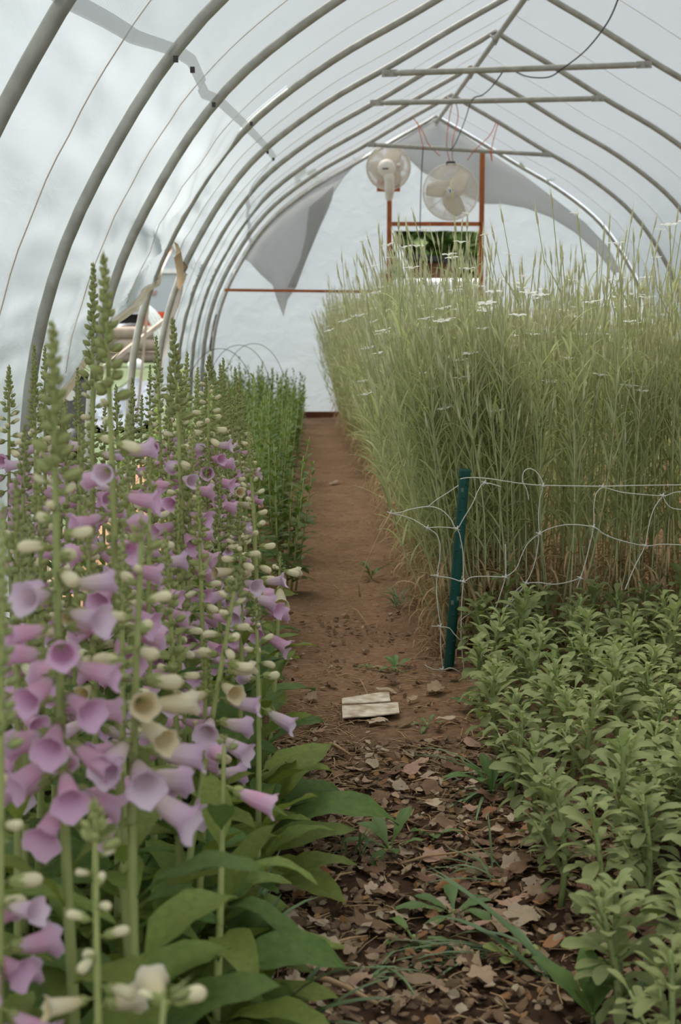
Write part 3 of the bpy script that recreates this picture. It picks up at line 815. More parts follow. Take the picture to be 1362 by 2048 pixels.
fx(187, 528, 2.15, 'pink', 1160, 880, 790, 'second tallest foxglove just left of and behind the tallest spike', bx=200, nb=13, nbud=5, gs=.017, gd=.42)
fx(285, 1042, 1.28, 'pale', 1570, 1370, 1100, 'pale foxglove with big cream bells hanging right of its thick stem', bx=288, nb=8, nbud=9, nl=15, ll=.30, side=-.45, spread=.5, blen=.05, r=.0062)
fx(477, 1135, 1.72, 'pale', 1470, 1330, 1195, 'short foxglove leaning right by the path with cream and lavender bells', bx=418, nb=7, nbud=10, nl=16, ll=.26, side=-.7, spread=.6)
fx(497, 850, 2.30, 'mix', 1260, 1165, 960, 'foxglove at the path edge with a lavender cluster hanging over the soil', bx=512, nb=9, nbud=16, nl=14, side=-.3, gs=.008)
fx(345, 640, 2.25, 'pink', 1110, 930, 840, 'dark green seeded foxglove spike right of the side opening', bx=362, nb=13, nbud=4, gs=.018, gd=.42)
fx(419, 712, 2.75, 'mix', 1010, 880, 770, 'foxglove with stacked cream buds over pink bells left of the far path', bx=424, nb=15, nbud=16)
fx(190, 1605, 1.04, 'cream', 2060, 1990, 1700, 'small young foxglove at the bottom with cream buds', bx=205, nb=3, nbud=9, nl=12, ll=.2, blen=.036, r=.0045)
fx(18, 732, 2.6, 'pink', 1010, 900, 830, 'slim foxglove at the left edge in front of the white film', bx=40, nb=10, nbud=9)
fx(68, 690, 2.5, 'pink', 1080, 900, 860, 'foxglove right of the slim left edge one, standing before the hoop foot', bx=74, nb=12, nbud=7)
fx(6, 1010, 1.12, 'pink', 2020, 1800, 1500, 'blurred foxglove cut off by the left edge of the picture', bx=2, nb=6, nbud=5, nl=12, ll=.26, side=-.2, gs=.012, gd=.6)
fx(302, 835, 1.9, 'mix', 1240, 1090, 1000, 'slim green foxglove spike right of the tallest one', bx=312, nb=8, nbud=6, gs=.009)
fx(512, 1198, 2.05, 'pale', 1420, 1360, 1250, 'short slender foxglove beside the lavender cluster at the path edge', bx=512, nb=2, nbud=8, nl=10, ll=.2, gs=.008, side=-.2)
fx(411, 1290, 1.75, 'pale', 1560, 1520, 1400, 'low green foxglove spike between the two cream belled ones', bx=392, nb=3, nbud=4, nl=12, ll=.24, gs=.009)
fx(478, 1008, 2.25, 'pale', 1200, 1130, 1080, 'foxglove with small pale buds left of the lavender cluster', bx=470, nb=6, nbud=9, nl=12)
fx(448, 1480, 1.55, 'mix', 1575, 1500, 1500, 'foxglove with two drooping purple bells low beside the dark leaves', bx=432, nb=2, nbud=0, nl=16, ll=.27, side=-.2, gs=.010)
fx(330, 1985, .98, 'cream', 2075, 2010, 2000, 'nearest foxglove at the bottom edge with one cream bell', bx=300, nb=2, nbud=2, nl=10, ll=.2, side=-.1)
fx(560, 1105, 2.6, 'cream', 1180, 1140, 1140, 'small foxglove shoot leaning over the path edge', bx=535, nb=2, nbud=3, nl=8, ll=.16, gs=.006)
fx(-14, 1500, 1.15, 'pink', 2050, 1830, 1700, 'foxglove at the lower left edge showing only pink bells', bx=-30, nb=8, nbud=3, nl=14, ll=.3, side=-.2)
# crowded rows behind
spots = [(265, 757, 3.0, 'mix'), (232, 770, 2.7, 'pink'), (312, 672, 3.0, 'pink'), (375, 705, 3.1, 'mix'), (395, 735, 3.4, 'mix'), (447, 716, 3.4, 'mix'), (440, 728, 3.9, 'cream'), (470, 735, 3.6, 'mix'), (155, 735, 2.9, 'pink'), (90, 690, 3.0, 'pale'), (130, 800, 2.1, 'pink'), (255, 830, 2.0, 'pink'), (335, 800, 2.6, 'pink'), (360, 790, 2.4, 'pink'), (395, 800, 2.9, 'mix'), (284, 790, 3.6, 'cream'), (340, 725, 3.7, 'pink'), (362, 745, 4.1, 'mix'), (412, 748, 4.2, 'mix'), (458, 765, 4.2, 'pale'), (486, 790, 3.9, 'mix'), (50, 850, 2.0, 'pink'), (75, 900, 1.75, 'pink'), (165, 850, 1.9, 'pale'), (225, 905, 1.75, 'mix'), (386, 850, 2.25, 'mix'), (428, 800, 3.1, 'mix'), (32, 960, 1.5, 'pink'), (170, 1000, 1.6, 'pale'), (245, 1060, 1.55, 'pink'), (355, 985, 1.95, 'mix'), (330, 1060, 1.75, 'mix'), (395, 960, 2.15, 'pink'), (440, 935, 2.5, 'mix'), (455, 880, 2.9, 'mix'), (210, 800, 3.4, 'pale'), (110, 780, 3.3, 'mix'), (185, 780, 3.2, 'cream'), (60, 800, 3.3, 'pink'), (20, 830, 3.0, 'pink'), (300, 730, 4.2, 'cream'), (480, 745, 4.6, 'cream'), (430, 742, 4.8, 'mix'), (465, 800, 3.2, 'pale'), (415, 900, 2.7, 'pink'), (372, 905, 2.6, 'pink'), (300, 930, 2.3, 'pink'), (240, 960, 2.2, 'pink'), (60, 1030, 1.7, 'pale'), (120, 1010, 1.9, 'pink')]
words = {'pink': 'pink belled foxglove in the crowded middle of the left bed', 'mix': 'foxglove with cream buds over lavender bells in the crowded left bed', 'pale': 'pale belled foxglove in the crowded middle of the left bed', 'cream': 'cream budded foxglove in the crowded middle of the left bed'}
for px, py, Y, k in spots:
    m_ = FPX/Y*R.uniform(.9, 1.1)
    fx(px, py, Y, k, py + m_*.30, py + m_*.205, py + m_*.115, words[k], bx=px + R.uniform(-6, 16), group='crowded ' + k + ' foxgloves', near=False, nb=R.choice((5, 7, 8, 9)) if k != 'cream' else 4, nbud=14 if k != 'pink' else 10, nl=9, ll=.2, blen=.040)

# --- leafy foxglove rosettes without spikes filling the front of the bed
def rosette(px, py, n, s, label, up=.75):
    p = PG(px - 75, py); o = empty('foxglove_rosette', (p.x, p.y, gz(p.x, p.y)), R.uniform(0, 6)); rr = random.Random(int(px*7 + py))
    for i in range(n):
        link('leaf', rr.choice(FLEAF if rr.random() < .72 else DLEAF), o, mdir((.012*math.cos(GA*i), .012*math.sin(GA*i), .01), GA*i + rr.uniform(-.3, .3), lerp(.40, 1.35, i/n)*up/.75 + rr.uniform(-.2, .2), s*.86*rr.uniform(.75, 1.15)) @ Matrix.Rotation(rr.uniform(-.5, .5), 4, 'Y'))
    MB().tube([(0, 0, -.01), (0, 0, .02)], .012, 6).build('crown', MT['stem_fox'], o)
    return tag(o, label, 'foxglove')
for a in ((520, 1760, 11, .24, 'leafy foxglove rosette spreading over the litter at the path edge'), (470, 1600, 11, .22, 'leafy foxglove rosette below the leaning cream foxglove'), (330, 1760, 12, .26, 'upright foxglove rosette under the pale belled foxglove'), (420, 1930, 12, .24, 'large foxglove rosette at the bottom left of the path'), (200, 1900, 12, .27, 'foxglove rosette around the small young spike'), (60, 1800, 12, .28, 'foxglove rosette at the lower left edge'), (120, 1620, 11, .26, 'foxglove rosette behind the pink front cluster'), (260, 1560, 11, .26, 'foxglove rosette behind the pale front foxglove'), (520, 1440, 10, .20, 'dark foxglove rosette at the path edge by the straw'), (400, 1460, 10, .22, 'foxglove rosette in the shade of the leaning foxglove'), (510, 1290, 10, .20, 'foxglove rosette under the lavender cluster'), (420, 1300, 10, .22, 'foxglove rosette with dark leaves in the middle of the bed'), (520, 1130, 10, .19, 'foxglove rosette at the path edge farther along'), (500, 1050, 10, .19, 'farthest foxglove rosette at the path edge'), (300, 1380, 10, .24, 'foxglove rosette between the two front stems'), (480, 2100, 12, .22, 'nearest foxglove rosette cut by the bottom edge'), (300, 2120, 12, .25, 'foxglove rosette at the bottom under the nearest bell'), (120, 2080, 12, .26, 'foxglove rosette in the lower left corner')): rosette(*a)
# --- leafy plants at the far part of the left bed
def leafy(kind):
    rr = random.Random(kind); st = MB(); fo = MB()
    for k in range(7):
        a = rr.uniform(0, 2*PI); rad = rr.uniform(.02, .11); hh = rr.uniform(.38, .6)
        b = Vector((math.cos(a)*rad*.6, math.sin(a)*rad*.6, 0)); tp = Vector((math.cos(a)*rad*1.4, math.sin(a)*rad*1.4, hh))
        st.tube([b, b.lerp(tp, .5) + Vector((.01, 0, 0)), tp], [.004, .003, .0015], 5)
        n = 26
        for i in range(n):
            u = .1 + .88*i/n; p = b.lerp(tp, u); s = lerp(.085, .03, u)*rr.uniform(.8, 1.2)
            fo.add(leaf_mb(1, .42, .4, .2, 4, pet=.1), mdir(p, GA*i + a, lerp(.2, .9, u) + rr.uniform(-.3, .3), s))
    return st.mesh('stem', MT['stem_fox']), fo.mesh('foliage', MT['leaf_mid'])
MT['leaf_mid'] = mat('fresh_leaf', '#7f9650', '#688245', rough=.55, trans=.38, scale=14, var=.15, tcol='#93a648')
LV = [leafy(i) for i in range(3)]
for i in range(62):
    y = lerp(4.5, 11.6, (i/62)**.85); row = i % 4
    x = [-.09, -.25, -.41, -.55][row] + R.uniform(-.04, .04)
    o = empty('leafy_plant', (x, y, gz(x, y)), R.uniform(0, 6)); m_ = LV[i % 3]
    s = R.uniform(.8, 1.0)*lerp(1.12, .95, (y - 4.5)/7); o.scale = (s*.95, s*.95, s)
    link('stem', m_[0], o); link('foliage', m_[1], o)
    if row == 0: tag(o, 'leafy green plant without flowers edging the far path in the left bed', 'plant', 'leafy plants along the far path')
    else: tag(o, 'leafy green plant without flowers in the far part of the left bed', 'plant', 'leafy plants in the far left bed')

# --- stock seedlings at the right front
MT['leaf_stock'] = mat('grey_green_leaf', '#98a06a', '#868f5c', rough=.7, trans=.32, scale=25, bump=.12, bscale=120, var=.15, tcol='#8fa657', spec=.25)
MT['stem_stock'] = mat('stock_stem', '#a2ac70', '#909c60', rough=.65, trans=.1, scale=30, var=.1)
def stock(k):
    rr = random.Random(100 + k); hh = rr.uniform(.17, .24); st = MB(); fo = MB()
    ln = Vector((rr.uniform(-.03, .03), rr.uniform(-.03, .03), hh*.86))
    def at(u): return ln*u + Vector((.012*math.sin(PI*u), 0, 0))*(1 if k % 2 else -1)
    st.tube([at(i/8) for i in range(9)], [lerp(.0058, .0035, i/8) for i in range(9)], 7)
    n = 34
    for i in range(n):
        u = .12 + .88*(i/n)**.8; a = GA*i; q = i/n
        el = lerp(.1, 1.22, q**.9) + rr.uniform(-.25, .2); s = (.042 + .026*math.sin(PI*min(1, q*1.1)))*rr.uniform(.8, 1.15)*(.7 if q > .93 else 1)
        fo.add(leaf_mb(1, rr.uniform(.28, .37), rr.uniform(.2, .95), .25, 9, obl=True, seed=i, wave=.03), mdir(at(u), a, el, s) @ Matrix.Rotation(rr.uniform(-.35, .35), 4, 'Y'))
    if k % 3 == 0:
        for j in range(2):     # side shoot low on the stem
            a = rr.uniform(0, 6); b = at(.25); e = b + Vector((math.cos(a)*.05, math.sin(a)*.05, .09)); st.tube([b, e], [.003, .002], 5)
            for i in range(9): fo.add(leaf_mb(1, .27, .5, .25, 6, obl=True), mdir(b.lerp(e, .4 + .6*i/9), GA*i, .3 + .08*i, .045))
    return st.mesh('stem', MT['stem_stock']), fo.mesh('foliage', MT['leaf_stock'])
SV = [stock(i) for i in range(8)]
sp_ = []
y = 1.5
while y < 3.62:
    x = .405 + .05*sstep(2.9, 3.4, y); j = 0
    while x < min(1.25, .27*y + .2):
        sp_.append((x + R.uniform(-.025, .025), y + R.uniform(-.03, .03), j)); x += .108; j += 1
    y += .105
ns = 0
special = {}
for i, (x, y, j) in enumerate(sp_):
    if j == 0 and R.random() < .12: continue
    o = empty('stock_plant', (x, y, gz(x, y)), R.uniform(0, 6)); s = R.uniform(.85, 1.12); o.scale = (s, s, s*R.uniform(.9, 1.1))
    m_ = SV[R.randrange(8)]; link('stem', m_[0], o); link('foliage', m_[1], o)
    if j == 0: lb, g = 'grey green stock seedling standing along the edge of the leaf littered path', 'stock seedlings at the path edge'
    elif y > 3.4: lb, g = 'grey green stock seedling just in front of the tall corn cockle bed', 'stock seedlings before the tall bed'
    else: lb, g = 'grey green stock seedling inside the dense right front bed', 'stock seedlings in the right front bed'
    tag(o, lb, 'seedling', g); ns += 1

# --- corn cockles
MT['ck_stem'] = mat('cockle_stem', '#d6d8aa', '#c9cb98', rough=.65, scale=9, trans=.3, var=.1)
MT['ck_leaf'] = mat('cockle_leaf', '#c9ce96', '#b8c086', rough=.65, scale=9, trans=.42, var=.14)
MT['ck_dry'] = mat('dry_basal_leaf', '#cdb48a', '#b89a6e', rough=.8, scale=15, trans=.3, var=.12)
MT['ck_bud'] = mat('cockle_bud', '#dcdab0', '#e0deba', rough=.65, scale=40, trans=.3, var=.1)
MT['ck_white'] = mat('white_cockle_petal', '#f4f3ec', '#efeee6', rough=.6, trans=.35)
def strap(b, p, az, el, L, wd, droop, n=5, m=0):
    q = Vector(p); a = el; rows = []
    for i in range(n + 1):
        u = i/n; hw = wd/2*(math.sin(PI*(.12 + .86*u))**.6 if u < 1 else .05)
        sx = Vector((-math.sin(az), math.cos(az), 0))
        rows.append([q - sx*hw, q + Vector((0, 0, -hw*.5)), q + sx*hw] if n > 3 else [q - sx*hw, q + sx*hw])
        q = q + Vector((math.cos(az)*math.cos(a), math.sin(az)*math.cos(a), math.sin(a)))*(L/n); a -= droop/n*(1 + u)
    b.grid(rows, m)
def cockle(k, low=False):
    rr = random.Random(300 + k); hh = rr.uniform(.80, .97) if k else 1.1; st, fo, bu, fl = MB(), MB(), MB(), MB()
    ns_ = 5 if not low else 3; seg = 9 if not low else 5
    ln = Vector((rr.uniform(-.09, .09), rr.uniform(-.09, .09), hh)); cv = Vector((rr.uniform(-.05, .05), rr.uniform(-.05, .05), 0))
    def at(u): return ln*u + cv*math.sin(PI*u)
    st.tube([at(i/seg) for i in range(seg + 1)], [lerp(.0024, .0013, i/seg) for i in range(seg + 1)], ns_, caps=False)
    ends = [(at(1), (at(1) - at(.93)).normalized())]
    for j in range(rr.randint(2, 4)):
        u = rr.uniform(.5, .85); a = rr.uniform(0, 6.28); Lb = rr.uniform(.12, .24)*(1.2 - .3*u); p = at(u)
        e = p + Vector((math.cos(a)*Lb*.33, math.sin(a)*Lb*.33, Lb*.95)); mid = p.lerp(e, .5) + Vector((math.cos(a), math.sin(a), 0))*Lb*.08
        st.tube([p, mid, e], [.0016, .0013, .0011], ns_, caps=False); ends.append((e, (e - mid).normalized()))
    n = 11 if not low else 8
    for i in range(n):
        u = .10 + .80*i/n; a = rr.uniform(0, 6.28)
        for s in (0, PI):
            dry = u < .26
            strap(fo, at(u), a + s + rr.uniform(-.2, .2), rr.uniform(.75, 1.3) if not dry else rr.uniform(-.5, .8), rr.uniform(.09, .15)*lerp(1.1, .8, u), rr.uniform(.0045, .008), rr.uniform(.1, 1.0) if not dry else 1.8, 5 if not low else 3, 1 if dry else 0)
    buds = []
    for e, d in ends:
        bu = MB(); buds.append(bu)
        q = rr.random(); L = rr.uniform(.026, .042)
        rows = []
        for z, r in ((0, .0013), (.18, .0030), (.45, .0035), (.75, .0024), (1.0, .0013)):
            rows.append([frame(e, d) @ Vector((r*math.cos(2*PI*j/ns_), r*math.sin(2*PI*j/ns_), z*L)) for j in range(ns_ + 1)])
        bu.grid(rows)
        for j in range(3 if low else 5):     # long sepal tips
            a = 2*PI*j/5; tpp = frame(e, d) @ Vector((.006*math.cos(a), .006*math.sin(a), L*1.65)); b0 = frame(e, d) @ Vector((.0016*math.cos(a), .0016*math.sin(a), L*.9)); sd = d.cross(tpp - b0).normalized()*.001
            i0 = [bu.vert(b0 - sd), bu.vert(b0 + sd), bu.vert(tpp)]; bu.face(i0)
    bu = MB()
    for b_ in buds: bu.add(b_)
    return dict(stem=st, foliage=fo, bud=bu, buds=buds, ends=ends)
def cockle_flower():
    b = MB()
    for k in range(5):
        a = 2*PI*k/5; rows = []
        for u in (0, .35, .7, 1.0):
            hw = .3*(.25 + .75*sstep(0, .7, u))*(1 if u < 1 else .7); r = u; z = .35*(1 - (1 - u)**2) + .05*math.sin(u*4)
            rows.append([Matrix.Rotation(a, 3, 'Z') @ Vector((r, j*hw*1.1, z - .08*abs(j)*u)) for j in (-1, 0, 1)])
        b.grid(rows)
    return b
CFM = cockle_flower().mesh('flower', MT['ck_white'])
CK = []
for k in range(9):
    c = cockle(k); CK.append((c['stem'].mesh('stem', MT['ck_stem']), c['foliage'].mesh('foliage', [MT['ck_leaf'], MT['ck_dry']]), [b_.mesh('bud', MT['ck_bud']) for b_ in c['buds']], c['ends'], c))
CX0, CX1, CY0, CY1 = .42, 1.68, 3.68, 12.2
def edgex(y): return CX0 - .02 - .012*nz(y*1.5) - .05*sstep(6, 12, y)
def lean_for(x, y):
    ex = max(0, 1 - (x - edgex(y))/.34); ey = max(0, 1 - (y - CY0)/.5)
    return Matrix.Rotation(-.16*ex**1.3 + R.uniform(-.05, .05), 4, 'Y') @ Matrix.Rotation(.05*ey + R.uniform(-.05, .05), 4, 'X')
pts = []
# front face, then the long face by the path, then the body of the bed
for i in range(250): pts.append((R.uniform(edgex(CY0), 1.5), CY0 + abs(R.gauss(0, .22))))
for i in range(1000):
    y = CY0 + (CY1 - CY0)*R.random()**1.25; pts.append((edgex(y) + abs(R.gauss(0, .13)), y))
for i in range(800):
    y = CY0 + (CY1 - CY0)*R.random()**1.2; pts.append((R.uniform(CX0, CX1), y))
def shown(p):
    x, y = p
    if x > .275*y + .03: return 99 + x
    return min(y - CY0, .55*(x - edgex(y))*3 + .12*(y - CY0)) + .02*y
pts = [p for p in pts if p[0] < .275*p[1] + .25]
pts.sort(key=shown)
near_, far_ = pts[:300], pts[300:]
for i, (x, y) in enumerate(near_):
    m_ = CK[R.randrange(9)]; o = empty('corn_cockle', (x, y, gz(x, y)))
    s = R.uniform(.88, 1.06)
    o.matrix_world = Matrix.Translation((x, y, gz(x, y))) @ lean_for(x, y) @ Matrix.Rotation(R.uniform(0, 6.28), 4, 'Z') @ Matrix.Scale(s, 4)
    link('stem', m_[0], o); link('foliage', m_[1], o); [link('bud', b_, o) for b_ in m_[2]]
    if R.random() < .3:
        e, d = R.choice(m_[3]); link('flower', CFM, o, frame(e + d*.036, (d + Vector((0, 0, .6))).normalized(), R.uniform(0, 6), .024))
    tag(o, 'tall thin pale green corn cockle stem at the near faces of the dense bed', 'corn cockle', 'corn cockles at the near faces of the bed')
# named white blooms that stand out above the bed
for px, py, Y, lb in ((833, 495, 4.4, 'corn cockle with an open white flower before the dark doorway'), (898, 512, 4.3, 'corn cockle with a drooping white flower right of the doorway bloom'), (1154, 430, 4.6, 'corn cockle with the highest white flower against the grey roof'), (1046, 580, 4.0, 'corn cockle with a flat white flower in the upper middle of the bed'), (660, 663, 6.0, 'corn cockle with a white flower at the left shoulder of the bed'), (955, 575, 4.1, 'corn cockle with a ragged white flower below the right door stud'), (1165, 672, 3.9, 'corn cockle with a half open white flower in the right middle'), (1218, 600, 4.1, 'corn cockle with a flat white flower near the right edge'), (945, 710, 3.75, 'corn cockle with a small white flower in the centre of the bed'), (1018, 512, 4.8, 'corn cockle with a wide white flower above the middle of the bed'), (1295, 558, 4.2, 'corn cockle with a white flower at far right'), (1018, 695, 3.8, 'corn cockle with two white petals showing below the centre'), (1245, 618, 4.0, 'corn cockle with a pale flower right of the flat one'), (845, 750, 3.75, 'corn cockle with a small upright white flower low in the bed'), (935, 430, 5.2, 'corn cockle with a tall white flower in front of the hanging fan')):
    T = P(px, py, Y); m_ = CK[R.randrange(9)]
    x = max(T.x + R.uniform(-.02, .05), edgex(Y) + .02); z0 = gz(x, Y); o = empty('corn_cockle', (x, Y, z0))
    e, d = m_[3][0]; tgt = Vector((T.x - x, 0, T.z - z0)); s = tgt.length/(e + d*.036).length
    q = (e + d*.036).rotation_difference(tgt)
    o.matrix_world = Matrix.Translation((x, Y, z0)) @ q.to_matrix().to_4x4() @ Matrix.Scale(s, 4)
    link('stem', m_[0], o); link('foliage', m_[1], o); [link('bud', b_, o) for b_ in m_[2]]
    link('flower', CFM, o, frame(e + d*.036, (d + Vector((R.uniform(-.3, .3), -.2, .7))).normalized(), R.uniform(0, 6), .024/s))
    tag(o, lb, 'corn cockle', 'white flowered corn cockles')
# the rest of the bed: past three hundred, one body of stuff
import array
LOW = [cockle(k, True) for k in range(9)]
LM = []
for c in LOW:
    b = MB(); b.add(c['stem']); b.add(c['foliage'], None, 1); b.add(c['bud'], None, 3); LM.append((b, c['ends']))
big = MB(); FLB = cockle_flower()
for x, y in far_:
    b, ends = LM[R.randrange(9)]; m4 = Matrix.Translation((x, y, gz(x, y))) @ lean_for(x, y) @ Matrix.Rotation(R.uniform(0, 6.28), 4, 'Z') @ Matrix.Scale(R.uniform(.86, 1.06), 4)
    big.add(b, m4)
    if R.random() < .22:
        e, d = R.choice(ends); big.add(FLB, m4 @ frame(e + d*.036, (d + Vector((0, 0, .6))).normalized(), R.uniform(0, 6), .02), 4)
o = big.build('corn_cockle_bed', [MT['ck_stem'], MT['ck_leaf'], MT['ck_dry'], MT['ck_bud'], MT['ck_white']])
tag(o, 'dense bed of pale green corn cockles behind the nearest stems', 'corn cockles', None, 'stuff')
# ================================================================== soil, litter, small things on the ground
def soil_mat():
    m, t, o = nt('garden_soil'); L = t.links.new; tc = node(t, 'ShaderNodeTexCoord')
    n1 = node(t, 'ShaderNodeTexNoise'); n1.inputs['Scale'].default_value = 2.2; n1.inputs['Detail'].default_value = 7; n1.inputs['Roughness'].default_value = .65
    n2 = node(t, 'ShaderNodeTexNoise'); n2.inputs['Scale'].default_value = 55; n2.inputs['Detail'].default_value = 6; n2.inputs['Roughness'].default_value = .75
    for n in (n1, n2): L(tc.outputs['Object'], n.inputs['Vector'])
    r1 = ramp(t, [(.32, '#6b4f3a'), (.5, '#8c6a50'), (.7, '#a07c60')]); L(n1.outputs['Fac'], r1.inputs[0])
    r2 = ramp(t, [(.3, '#5c4433'), (.5, '#94765c'), (.72, '#cdb392')]); L(n2.outputs['Fac'], r2.inputs[0])
    mx = node(t, 'ShaderNodeMix', data_type='RGBA'); mx.inputs[0].default_value = .38; L(r1.outputs[0], mx.inputs[6]); L(r2.outputs[0], mx.inputs[7])
    # damp dark mulch where the soil is under leaf litter near the entrance
    sp = node(t, 'ShaderNodeSeparateXYZ'); L(tc.outputs['Object'], sp.inputs[0])
    mr = node(t, 'ShaderNodeMapRange'); mr.inputs['From Min'].default_value = 3.3; mr.inputs['From Max'].default_value = 2.3; L(sp.outputs['Y'], mr.inputs['Value'])
    ml = node(t, 'ShaderNodeMath', operation='MULTIPLY'); ml.inputs[1].default_value = .85; L(mr.outputs[0], ml.inputs[0])
    m2 = node(t, 'ShaderNodeMix', data_type='RGBA'); L(ml.outputs[0], m2.inputs[0]); L(mx.outputs[2], m2.inputs[6]); m2.inputs[7].default_value = lin('#35261d')
    b = node(t, 'ShaderNodeBsdfPrincipled'); b.inputs['Roughness'].default_value = .95; b.inputs['Specular IOR Level'].default_value = .1
    L(m2.outputs[2], b.inputs['Base Color'])
    bp = node(t, 'ShaderNodeBump'); bp.inputs['Strength'].default_value = .7; bp.inputs['Distance'].default_value = .012
    n3 = node(t, 'ShaderNodeTexNoise'); n3.inputs['Scale'].default_value = 70; n3.inputs['Detail'].default_value = 8; n3.inputs['Roughness'].default_value = .7
    L(tc.outputs['Object'], n3.inputs['Vector']); L(n3.outputs['Fac'], bp.inputs['Height']); L(bp.outputs[0], b.inputs['Normal']); L(b.outputs[0], o.inputs[0]); return m
fb = MB(); xs_ = [-.95 + .02*i for i in range(130)] + [1.7 + .1*i for i in range(17)]
ys_ = [-1.4 + .1*i for i in range(24)] + [1.0 + .02*i for i in range(150)] + [4.0 + .05*i for i in range(175)]
fb.grid([[(x, y, gz(x, y)) for x in xs_] for y in ys_])
tag(fb.build('floor', soil_mat()), 'bare brown soil of the path and beds', None, None, 'structure')

DRY = [mat('dry_leaf_tan', '#b0937a', '#937860', rough=.85, scale=40, trans=.15, var=.25, bump=.15), mat('dry_leaf_brown', '#86684f', '#6b513e', rough=.85, scale=40, trans=.1, var=.25, bump=.15), mat('dry_leaf_rust', '#a2764f', '#8a6040', rough=.85, scale=40, trans=.12, var=.2, bump=.15), mat('dry_leaf_pale', '#c0ab92', '#a69078', rough=.85, scale=40, trans=.15, var=.2, bump=.15)]
MT['chip'] = mat('wood_chip', '#8e7058', '#5e4838', rough=.9, scale=60, var=.2)
MT['straw'] = mat('straw', '#b89a74', '#9c7d5a', rough=.9, scale=40)
def dry_leaf(k, lobed=True):
    rr = random.Random(500 + k); b = MB(); n = 26; c = b.vert((0, 0, .0)); ring_ = []; mid = []
    cu = rr.uniform(-.5, .9); cu2 = rr.uniform(-.6, .8)
    def zz(x, y): return cu*.5*x*x + cu2*.45*y*y + .07*math.sin(x*6 + k) + .05*math.sin(y*9 + k*2)
    for i in range(n):
        a = 2*PI*i/n; r = .5*(1 + (.15*math.sin(a*(5 + k % 2 if lobed else 2) + k) + .10*math.sin(a*11 + k*3) if lobed else .05*math.sin(a*7 + k)))*rr.uniform(.9, 1.06)
        x, y = r*math.cos(a)*1.25, r*math.sin(a)*(.85 if lobed else .55)
        ring_.append(b.vert((x, y, zz(x, y)))); mid.append(b.vert((x*.5, y*.5, zz(x*.5, y*.5) + .02)))
    for i in range(n):
        j = (i + 1) % n; b.face((c, mid[i], mid[j])); b.face((mid[i], ring_[i], ring_[j], mid[j]))
    b.tube([(.55, 0, zz(.55, 0)), (.75, .03, zz(.6, 0) + .04), (.95, .02, zz(.6, 0))], .012, 4)
    return b
DL = [[dry_leaf(k, k % 3 != 2).mesh('dry_leaf', m) for k in range(6)] for m in DRY]
def put_leaf(x, y, s, mi, label, group=None):
    o = link('dry_leaf', DL[mi][R.randrange(6)]); o.location = (x, y, gz(x, y) + .010 + s*.07); o.scale = (s, s, s); o.rotation_euler = (R.uniform(-.25, .25), R.uniform(-.25, .25), R.uniform(0, 6.28))
    return tag(o, label, 'dry leaf', group)
for px, py, s, mi, lb in ((628, 1905, .075, 3, 'large pale crumpled dry leaf at the bottom left of the litter'), (1042, 1843, .06, 3, 'pale lobed dry leaf with a hole near the stock bed'), (965, 1955, .045, 0, 'smooth tan oval dry leaf at the bottom centre'), (570, 1770, .06, 3, 'pale ragged dry leaf beside the foxglove foliage'), (535, 1687, .045, 3, 'pale dry leaf tucked under a foxglove leaf'), (872, 1716, .05, 0, 'upturned tan dry leaf in the middle of the litter'), (655, 1752, .045, 3, 'pale twisted dry leaf on bare dark soil'), (1070, 1700, .06, 0, 'curled tan dry leaf beside a leaning stock stem'), (870, 1385, .05, 0, 'brown dry leaf at the foot of the green post'), (630, 1448, .06, 0, 'long curled tan leaf lying left of the white pieces'), (668, 965, .06, 3, 'pale leaf lying on the far path'), (1100, 1320, .045, 2, 'rusty dry leaf between the stock seedlings'), (590, 1985, .03, 3, 'small pale leaf at the bottom left corner of the path')):
    p = PG(px, py); put_leaf(p.x, p.y, s, mi, lb)
for i in range(250):
    y = lerp(1.72, 2.75, R.random()**.8) if i < 215 else R.uniform(2.7, 3.6); x = R.uniform(-.1, .46) + .04*R.random()
    mi = R.choices((0, 1, 2, 3), (5, 5, 2, 2))[0]
    put_leaf(x, y, R.uniform(.018, .045), mi, ['small curled tan dry leaf in the path litter', 'small dark brown dry leaf in the path litter', 'small rusty orange dry leaf in the path litter', 'small pale bleached dry leaf in the path litter'][mi], ['tan litter leaves', 'brown litter leaves', 'rusty litter leaves', 'pale litter leaves'][mi])
# chips and crumbs that nobody could count
ch = MB()
for i in range(5200):
    u = R.random(); y = 1.65 + 1.25*u if i < 3900 else R.uniform(2.6, 4.2); x = R.uniform(-.16, .55)
    if i >= 3900 and R.random() < .45: continue
    s = R.uniform(.004, .015)*(1 if i < 3900 else .75); p = Vector((x, y, gz(x, y) + R.uniform(.001, .013)))
    q = Matrix.Translation(p) @ Matrix.Rotation(R.uniform(0, 6.28), 4, 'Z') @ Matrix.Rotation(R.gauss(0, .45), 4, 'X') @ Matrix.Rotation(R.gauss(0, .35), 4, 'Y')
    pl = [Vector((math.cos(a)*s*R.uniform(.7, 1.2), math.sin(a)*s*R.uniform(.35, .8), R.uniform(-.15, .15)*s)) for a in (0.2, 1.3, 2.4, 3.4, 4.4, 5.5)]
    top = [ch.vert(q @ v) for v in pl]; ch.face(top, R.choices((0, 1, 2, 3, 4), (4, 5, 2, 2, 5))[0])
    if s > .008:
        bt = [ch.vert(q @ (v + Vector((0, 0, -.0016)))) for v in pl]
        for a in range(6): ch.face((top[a], bt[a], bt[(a+1) % 6], top[(a+1) % 6]), 4)
tag(ch.build('leaf_litter', DRY + [MT['chip']], smooth=False), 'crumbled bark and leaf litter covering the near path', 'litter', None, 'stuff')
stw = MB()
